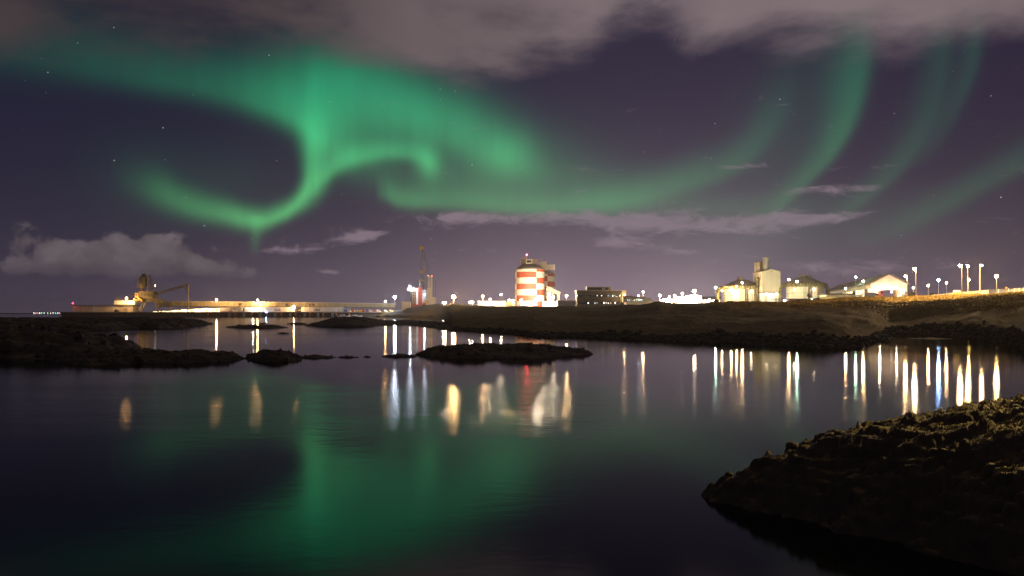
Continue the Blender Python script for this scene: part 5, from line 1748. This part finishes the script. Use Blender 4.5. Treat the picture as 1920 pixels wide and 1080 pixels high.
for s in (-1, 1):
    c0 = at(1793.4 + s * 4.2, 549.4, sy)
    MB().prism([(c0.x + s * .16, c0.z), (c0.x - s * .12, c0.z + .14), (c0.x - s * .12, c0.z - .14)], sy - .13, sy - .102).build('arrow', DSTEEL, sg)
sy = 214.0
yg = thing('yield_sign', (wx(1886.4, sy), sy, gz(1886, sy)), 'orange downward-pointing triangle sign above the mesh fence', 'sign')
MB().tube((wx(1886.4, sy), sy, gz(1886, sy) - .3), at(1886.4, 540, sy), .05, n=6).build('post', STEEL, yg)
c0 = at(1886.4, 540, sy); r = .42
MB().prism([(c0.x - r, c0.z + r * .62), (c0.x + r, c0.z + r * .62), (c0.x, c0.z - r * .85)], sy - .1, sy - .06).build('plate', ORANGE, yg)
MB().prism([(c0.x - r * .6, c0.z + r * .42), (c0.x + r * .6, c0.z + r * .42), (c0.x, c0.z - r * .48)], sy - .115, sy - .101).build('inner_plate', YELLOW, yg)
sy = 222.0
bs = thing('arrow_sign', (wx(1849, sy), sy, gz(1849, sy)), 'small blue and white striped sign low on the fence', 'sign')
c0 = at(1849, 551, sy)
MB().tube((c0.x, sy, gz(1849, sy) - .3), (c0.x, sy, c0.z), .04, n=6).build('post', STEEL, bs)
MB().tube((c0.x, sy - .07, c0.z), (c0.x, sy - .04, c0.z), .33, n=16).build('plate', BLUEP, bs)
MB().hexa([(c0.x - .28, sy - .09, c0.z - .1), (c0.x - .14, sy - .09, c0.z - .22), (c0.x - .14, sy - .075, c0.z - .22), (c0.x - .28, sy - .075, c0.z - .1), (c0.x + .14, sy - .09, c0.z + .22), (c0.x + .28, sy - .09, c0.z + .1), (c0.x + .28, sy - .075, c0.z + .1), (c0.x + .14, sy - .075, c0.z + .22)]).build('stripe', WHITE, bs)
sy = 236.0
os_ = thing('marker_sign', (wx(1718, sy), sy, gz(1718, sy)), 'small orange marker at the left end of the panel fence', 'sign')
c0 = at(1718, 554.4, sy)
MB().tube((c0.x, sy, gz(1718, sy) - .3), (c0.x, sy, c0.z), .05, n=6).build('post', STEEL, os_)
MB().box(c0.x - .22, c0.x + .22, sy - .09, sy - .055, c0.z - .2, c0.z + .25).build('plate', ORANGE, os_)
# bushes at the fence start
for px, y, r, lb in ((1703, 247, 1.3, 'dark bush at the left end of the fence'), (1711, 250, 1.0, 'smaller bush half behind the fence end'), (1748, 250, .8, 'reddish bush showing above the fence')):
    rr = np.random.RandomState(int(px)); m = MB(); bz = gz(px, y)
    bt = thing('bush', (wx(px, y), y, bz), lb, 'bush')
    for i in range(600):
        v = rr.normal(size=3); v /= np.linalg.norm(v); qd = rr.rand() ** .4 * r
        p_ = Vector((wx(px, y) + v[0] * qd * 1.5, y + v[1] * qd, bz + .4 + abs(v[2]) * qd * 1.3)); d1, d2 = Vector(rr.normal(size=3)) * .14, Vector(rr.normal(size=3)) * .14
        m.add([p_, p_ + d1, p_ + d2], [(0, 1, 2)])
    m.build('foliage', mat('bush_leaf', (.035, .035, .014), .8, .4, 2.0), bt)
    MB().tube((wx(px, y), y, bz - .2), (wx(px, y), y, bz + .8), .1, .04, n=5).build('stem', ROOF, bt)

# --- far shore towns
fc = MB()
rr = np.random.RandomState(8)
xs = np.linspace(-3400, -1900, 40); zt = 4 + 9 * np.exp(-((xs + 2500) / 700) ** 2) + rr.rand(40) * 2
fc.add([(x, 5200, -1) for x in xs] + [(x, 5300, z) for x, z in zip(xs, zt)] + [(x, 5900, -1) for x in xs],
       [(i, i + 1, 41 + i, 40 + i) for i in range(39)] + [(40 + i, 41 + i, 81 + i, 80 + i) for i in range(39)])
tag(fc.build('far_coast', DARKW), kind='structure')
cols = [((1, .85, .7), 60), ((1, .6, .3), 50), ((.3, .9, 1), 50), ((1, .5, .7), 40), ((1, .95, .9), 70)]
for i, px in enumerate((63.6, 67.5, 71, 74.6, 78.6, 83, 89.6, 95, 99.4, 104, 108.6, 111.6, 116)):
    x = wx(px, 5190); h = 9 + 5 * rr.rand()
    t = thing('far_house', (x, 5190, 1), 'tiny lit house on the far shore left of the quay', 'house', 'lit houses on the far shore')
    c, s = cols[2 if px == 89.6 else (i * 3) % 5]
    MB().prism([(x - 5, 0), (x + 5, 0), (x + 5, h), (x, h + 4), (x - 5, h)], 5190, 5200).build('wall', DARKW, t)
    MB().box(x - 1.6, x + 1.6, 5189.4, 5189.9, 5 + 2 * rr.rand(), 9).build('lit_window', faint(c, s * .16), t)
tv, town_cols = {}, [((1, .62, .25), 5.0), ((1, .8, .5), 7.0), ((1, .45, .12), 4.0)]
tparts = [MB(), MB(), MB()]
hill = MB()
xs = np.linspace(wx(285, 2600), wx(760, 2600), 60)
zt = 6 + 15 * np.interp(np.linspace(0, 1, 60), [0, .1, .25, .5, .8, 1], [.1, .6, 1, .5, .5, .4]) + rr.rand(60) * 2
hill.add([(x, 2500, -1) for x in xs] + [(x, 2700, z) for x, z in zip(xs, zt)], [(i, i + 1, 61 + i, 60 + i) for i in range(59)])
tag(hill.build('far_hill', DARKW), kind='structure')
for i in range(520):
    px = rr.uniform(290, 412) if i < 420 else rr.uniform(560, 742)
    yy = 2500 + 190 * rr.rand()
    x = wx(px, yy); zz = np.interp(x, xs, zt) * (yy - 2500) / 200 + 1.5 * rr.rand()
    w_ = rr.uniform(1.5, 4.5)
    tparts[rr.randint(3)].box(x - w_, x + w_, yy - 4, yy - 3, zz + .5, zz + rr.uniform(1.5, 3.6))
ft = thing('far_town', (wx(350, 2500), 2500, 1), 'lit town windows seen far off under the conveyor', 'town'); ft['kind'] = 'stuff'
for m, (c, s) in zip(tparts, town_cols):
    o = m.build('lit_window', faint(c, s), ft); o['kind'] = 'stuff'
# ------------------------------------------------------------------ lamps
WARM, YEL, COOL, GRN, BLU, REDL, ORA, NEU = (1, .62, .30), (1, .66, .20), (.72, .82, 1), (.62, 1, .72), (.16, .36, 1), (1, .02, .05), (1, .54, .20), (1, .80, .56)
POLE = mat('lamp_pole', (0.36, 0.34, 0.31), 0.5, 0.2, 1.0, metal=0.2)
HEAD = mat('lamp_housing', (0.12, 0.12, 0.12), 0.5, 0.2, 1.0)


def lamp(px, py, y, col, power, label, r=.36, kind='street_lamp', base=None, arm=0.0, group=None):
    """post with a housing and a bulb; power is the light given off per steradian"""
    p = at(px, py, y)
    z0 = (gz(px, y) - .3) if base is None else base
    t = thing(kind, (p.x + arm, y, z0), label, {'street_lamp': 'street lamp', 'floodlight': 'floodlight', 'beacon': 'beacon', 'wall_lamp': 'wall lamp'}[kind], group)
    if kind == 'wall_lamp':
        MB().box(p.x - r * .8, p.x + r * .8, y + r * .6, y + r * 2.2, p.z + r * .5, p.z + r * .9).build('bracket', HEAD, t)
    else:
        h = p.z - z0
        k = max(1.0, r / .36)
        MB().tube((p.x + arm, y, z0), (p.x + arm, y, p.z + r * 1.2), .10 * k, .065 * k, n=8).build('pole', POLE, t)
        if arm:
            MB().tube((p.x + arm, y, p.z + r * 1.15), (p.x, y, p.z + r * 1.3), .05 * k, n=6).build('arm', POLE, t)
    hd_ = MB()
    hd_.hexa([(p.x - r * 1.1, y - r * .8, p.z + r * .85), (p.x + r * 1.1, y - r * .8, p.z + r * .85), (p.x + r * 1.1, y + r * .8, p.z + r * .85), (p.x - r * 1.1, y + r * .8, p.z + r * .85),
              (p.x - r * .7, y - r * .5, p.z + r * 1.45), (p.x + r * .7, y - r * .5, p.z + r * 1.45), (p.x + r * .7, y + r * .5, p.z + r * 1.45), (p.x - r * .7, y + r * .5, p.z + r * 1.45)])
    ho = hd_.build('lamp_head', HEAD, t)
    MB().ball((p.x, y, p.z), r, 8, 6).build('bulb', glow(col, power * LAMP / (math.pi * r * r)), ho, smooth=True)
    return t


LAMP = 1.0
pz = PZ
lamp(136.6, 568.4, PY + 4, REDL, 45, 'red beacon on a mast at the far end of the quay', .8, 'beacon', pz)
lamp(237.4, 559.2, PY + 4, ORA, 4200, 'orange floodlight above the loading gallery left of the ship loader', 1.1, 'floodlight', pz)
lamp(406, 562.4, PY + 6, ORA, 6500, 'orange lamp above the conveyor, nearest to the boom pipe', 1.0, 'floodlight', pz)
lamp(483, 562.6, PY + 26, ORA, 7000, 'orange lamp above the conveyor over the brightest pier shed', 1.0, 'floodlight', pz)
lamp(474.5, 578.4, PY + 4, NEU, 1300, 'low dazzling lamp against the brightest pier shed', .9, 'floodlight', pz)
lamp(551, 574.4, PY + 5, ORA, 2600, 'orange lamp at the dark gap between the pier sheds', .9, 'floodlight', pz)
lamp(499, 584.6, PY - .9, BLU, 260, 'small blue lamp low on the quay edge', .7, 'floodlight', pz - 2.5)
lamp(722.6, 565.4, PY - 12, ORA, 1600, 'small orange lamp just left of the big white floodlight', .8, 'floodlight', -2)
lamp(740.2, 556.6, 965, COOL, 9500, 'big bluish white floodlight left of the moored ship', 1.4, 'floodlight')
lamp(769, 538, 925, COOL, 1500, 'white lamp on the bridge wing of the ship', .6, 'wall_lamp')
lamp(796, 552, 915, COOL, 900, 'white lamp between the ship and the harbour crane', .6, 'floodlight')
lamp(835, 567.2, 800, NEU, 3000, 'white lamp low on the crest left of the big orange floodlight', .7, 'floodlight')
lamp(831, 567.6, 810, NEU, 2200, 'second white lamp low on the crest, beside the first', .6, 'floodlight')
lamp(850.6, 556.4, 735, ORA, 24000, 'biggest orange floodlight on the crest between ship and silos', 1.6, 'floodlight')
lamp(881, 566.6, 600, NEU, 1900, 'white lamp left of the blazing low store', .6, 'floodlight')
lamp(886, 566.4, 602, NEU, 1900, 'white lamp at the left end of the blazing low store', .6, 'floodlight')
lamp(905.2, 555.4, 552, WARM, 2200, 'tall warm lamp over the blazing low store', .6)
lamp(939.4, 552.2, 552, NEU, 1100, 'pale crook lamp at the right end of the blazing low store', .35, arm=.8)
lamp(919, 561, 548, NEU, 1600, 'white floodlight in front of the blazing low store', .5, 'floodlight')
lamp(954.6, 563.4, 575, YEL, 900, 'yellow lamp left of the small drum tank', .6)
lamp(962, 563.2, 580, YEL, 700, 'yellow lamp above the small drum tank', .5)
lamp(977, 563.4, 610, NEU, 2400, 'white lamp at the left foot of the front silo', .75, 'floodlight')
lamp(1006, 562, 596, NEU, 16000, 'most dazzling floodlight at the foot of the front silo', 1.35, 'floodlight')
lamp(1017, 560, 620, NEU, 3500, 'white lamp between the two silos', .6, 'floodlight')
lamp(987.6, 477.6, 655, REDL, 150, 'red beacon on top of the striped silos', .55, 'beacon', wz(484, 655))
lamp(1037.4, 556.6, 612, NEU, 2200, 'white lamp under the leaning conveyor tower', .6)
lamp(1062, 555, 575, WARM, 2600, 'warm lamp over the purple shed', .6)
lamp(1170.5, 553, 492, WARM, 500, 'wall lamp on the pale end wall of the office', .25, 'wall_lamp')
lamp(1206, 547.6, 512, WARM, 2000, 'warm lamp above the low workshop', .55)
lamp(1197.4, 554.6, 515, COOL, 600, 'bluish lamp above the windows of the low workshop', .4)
lamp(1237.4, 553.6, 535, NEU, 2200, 'white lamp at the left end of the glaring yard', 0.7)
lamp(1255.4, 556.6, 542, NEU, 1000, 'smaller white lamp between the left and middle yard stores', 0.5)
lamp(1265, 554.6, 540, NEU, 2200, 'white lamp over the gap left of the middle yard store', 0.7)
lamp(1279.4, 550.4, 545, NEU, 2200, 'white lamp above the middle yard store', 0.7)
lamp(1302, 545.6, 550, NEU, 4500, 'highest lamp of the glaring yard', 0.95)
lamp(1291, 558.4, 538, NEU, 7000, 'most dazzling floodlight low in the glaring yard', 1.3, 'floodlight')
lamp(1301, 561, 536, NEU, 5000, 'dazzling floodlight right of the brightest in the yard', 1.1, 'floodlight')
lamp(1277, 562, 534, NEU, 3000, 'floodlight low before the middle yard store', 0.85, 'floodlight')
lamp(1250, 563.4, 530, NEU, 3000, 'floodlight low before the left yard store', 0.85, 'floodlight')
lamp(1330, 562, 540, NEU, 1000, 'white lamp over the long flat store', 0.5)
lamp(1342, 539, 345, GRN, 1100, 'greenish white lamp left of the tanks', 0.36)
lamp(1391.4, 530, 345, WARM, 900, 'tall warm lamp in front of the left tank', 0.34)
lamp(1381, 536.6, 366, WARM, 500, 'small warm lamp left of the tall one before the left tank', .3)
lamp(1371, 541.4, 372, WARM, 500, 'small warm lamp at the eave of the left tank', .3)
lamp(1354, 545, 376, WARM, 900, 'small warm lamp at the left side of the left tank', .32)
for px, py, yy, lb in ((1371.6, 547, 373.6, 'left hot wall lamp on the left tank'), (1408.4, 546, 373.6, 'right hot wall lamp on the left tank'),
                       (1489, 543, 361.8, 'left hot wall lamp on the right tank'), (1526.4, 542.4, 361.8, 'right hot wall lamp on the right tank')):
    lamp(px, py, yy, NEU, 60, lb, .28, 'wall_lamp')
lamp(1437, 551.4, 369.6, NEU, 45, 'left lamp under the tower canopy', .22, 'wall_lamp')
lamp(1455.6, 551.4, 369.6, NEU, 45, 'right lamp under the tower canopy', .22, 'wall_lamp')
lamp(1479.2, 524.4, 338, WARM, 1000, 'tall warm lamp between the tower and the right tank', 0.36)
lamp(1494.4, 528, 342, GRN, 900, 'greenish lamp on a post before the right tank', 0.36)
lamp(1400.6, 566.6, 320, COOL, 260, 'low bluish lamp on the ground before the left tank', .3, 'floodlight')
lamp(1471.4, 564, 318, COOL, 260, 'low bluish lamp on the ground under the carport', .3, 'floodlight')
lamp(1585.6, 540.6, 300, WARM, 700, 'small warm lamp by the dim low store', .3)
lamp(1604.4, 519.4, 330, GRN, 160, 'tiny green lamp on a mast over the long hall roof', .3)
lamp(1618.4, 527.2, 286, WARM, 900, 'warm lamp in front of the hall windows', 0.32)
lamp(1649.4, 538.6, 296.2, NEU, 230, 'left floodlight on the hall gable', 0.3, 'wall_lamp')
lamp(1681, 538.6, 294.0, NEU, 230, 'right floodlight on the hall gable', 0.3, 'wall_lamp')
G = 'street lamps along the road'
lamp(1714.4, 504.4, 218, WARM, 1500, 'tall warm street lamp right of the hall, the brightest there', 0.34, arm=.4, group=G)
lamp(1697.6, 517.8, 240, WARM, 700, 'warm street lamp against the right corner of the hall', 0.28, arm=.5, group=G)
lamp(1712.4, 539.6, 330, WARM, 600, 'low warm lamp beyond the road, beneath the tall one', 0.32, group=G)
lamp(1740.4, 535.4, 300, WARM, 750, 'warm street lamp left of the blue one', 0.32, group=G)
lamp(1759.8, 525, 262, (.30, .48, 1.0), 1500, 'blue-white street lamp in the middle of the road row', 0.36, group=G)
lamp(1774.4, 530.4, 280, WARM, 750, 'warm street lamp right of the blue one', 0.3, group=G)
lamp(1800, 498, 210, WARM, 1300, 'tall warm street lamp, left of the close pair', 0.34, arm=.5, group=G)
lamp(1814.4, 499, 218, WARM, 700, 'tall warm street lamp, right of the close pair', 0.28, group=G)
lamp(1816.2, 524.4, 260, YEL, 800, 'yellow street lamp below the close pair', 0.3, group=G)
lamp(1840.6, 497.8, 222, WARM, 260, 'dim tall street lamp with short arm right of the close pair', .26, arm=-.5, group=G)
lamp(1868.4, 518, 214, YEL, 1800, 'yellow street lamp nearest the right edge', 0.34, group=G)
lamp(1990, 498, 203, YEL, 2600, 'yellow street lamp of the road row beyond the right edge', .42, group=G)
# the row goes on round the shore to the near side
p0 = Vector((17.2, 22.4)); z0 = fore_z(17.2, 22.4)
px = 960 + F * p0.x / p0.y
lamp(px, HZ - (z0 + 5.2 - EYE) / p0.y * F, p0.y, YEL, 560, 'yellow street lamp standing on the near shore beyond the right edge', .42, base=z0 - .3, group=G)

# an unlit lamp post with two arms
t = thing('unlit_lamp_post', (wx(1584.6, 300), 300, gz(1584.6, 300)), 'dark unlit post with two arms left of the hall', 'street lamp')
MB().tube((wx(1584.6, 300), 300, gz(1584.6, 300) - .3), at(1584.6, 517.4, 300), .09, .06, n=6).build('pole', DSTEEL, t)
for s in (-1, 1):
    MB().tube(at(1584.6, 517.4, 300), at(1584.6 + s * 3.2, 515, 300), .05, n=5).build('arm', DSTEEL, t)
    c0 = at(1584.6 + s * 3.4, 515, 300); MB().box(c0.x - .3, c0.x + .3, 299.8, 300.2, c0.z - .08, c0.z + .08).build('lamp_head', HEAD, t)
p = at(1342.4, 568.6, 286.5)
MB().box(p.x - .35, p.x + .35, 286.6, 286.8, p.z - .22, p.z + .22).build('tail_light', glow((1, .02, .04), 90), c_)

# ------------------------------------------------------------------ the damp night air
def haze():
    m = bpy.data.materials.new('night_haze'); m.use_nodes = True
    nt = m.node_tree; nt.nodes.clear()
    v = nt.nodes.new('ShaderNodeVolumePrincipled')
    v.inputs['Color'].default_value = (.93, .92, .95, 1)
    v.inputs['Density'].default_value = HAZE
    v.inputs['Anisotropy'].default_value = 0.75
    m.cycles.volume_sampling = 'EQUIANGULAR'
    o = nt.nodes.new('ShaderNodeOutputMaterial'); nt.links.new(v.outputs[0], o.inputs['Volume'])
    b = MB().box(-6200, 6200, -1100, 6700, -6, 95).build('haze', m)
    tag(b, 'faint damp haze over the water that glows round the lamps', 'haze', kind='stuff')


HAZE = 0.00005
haze()
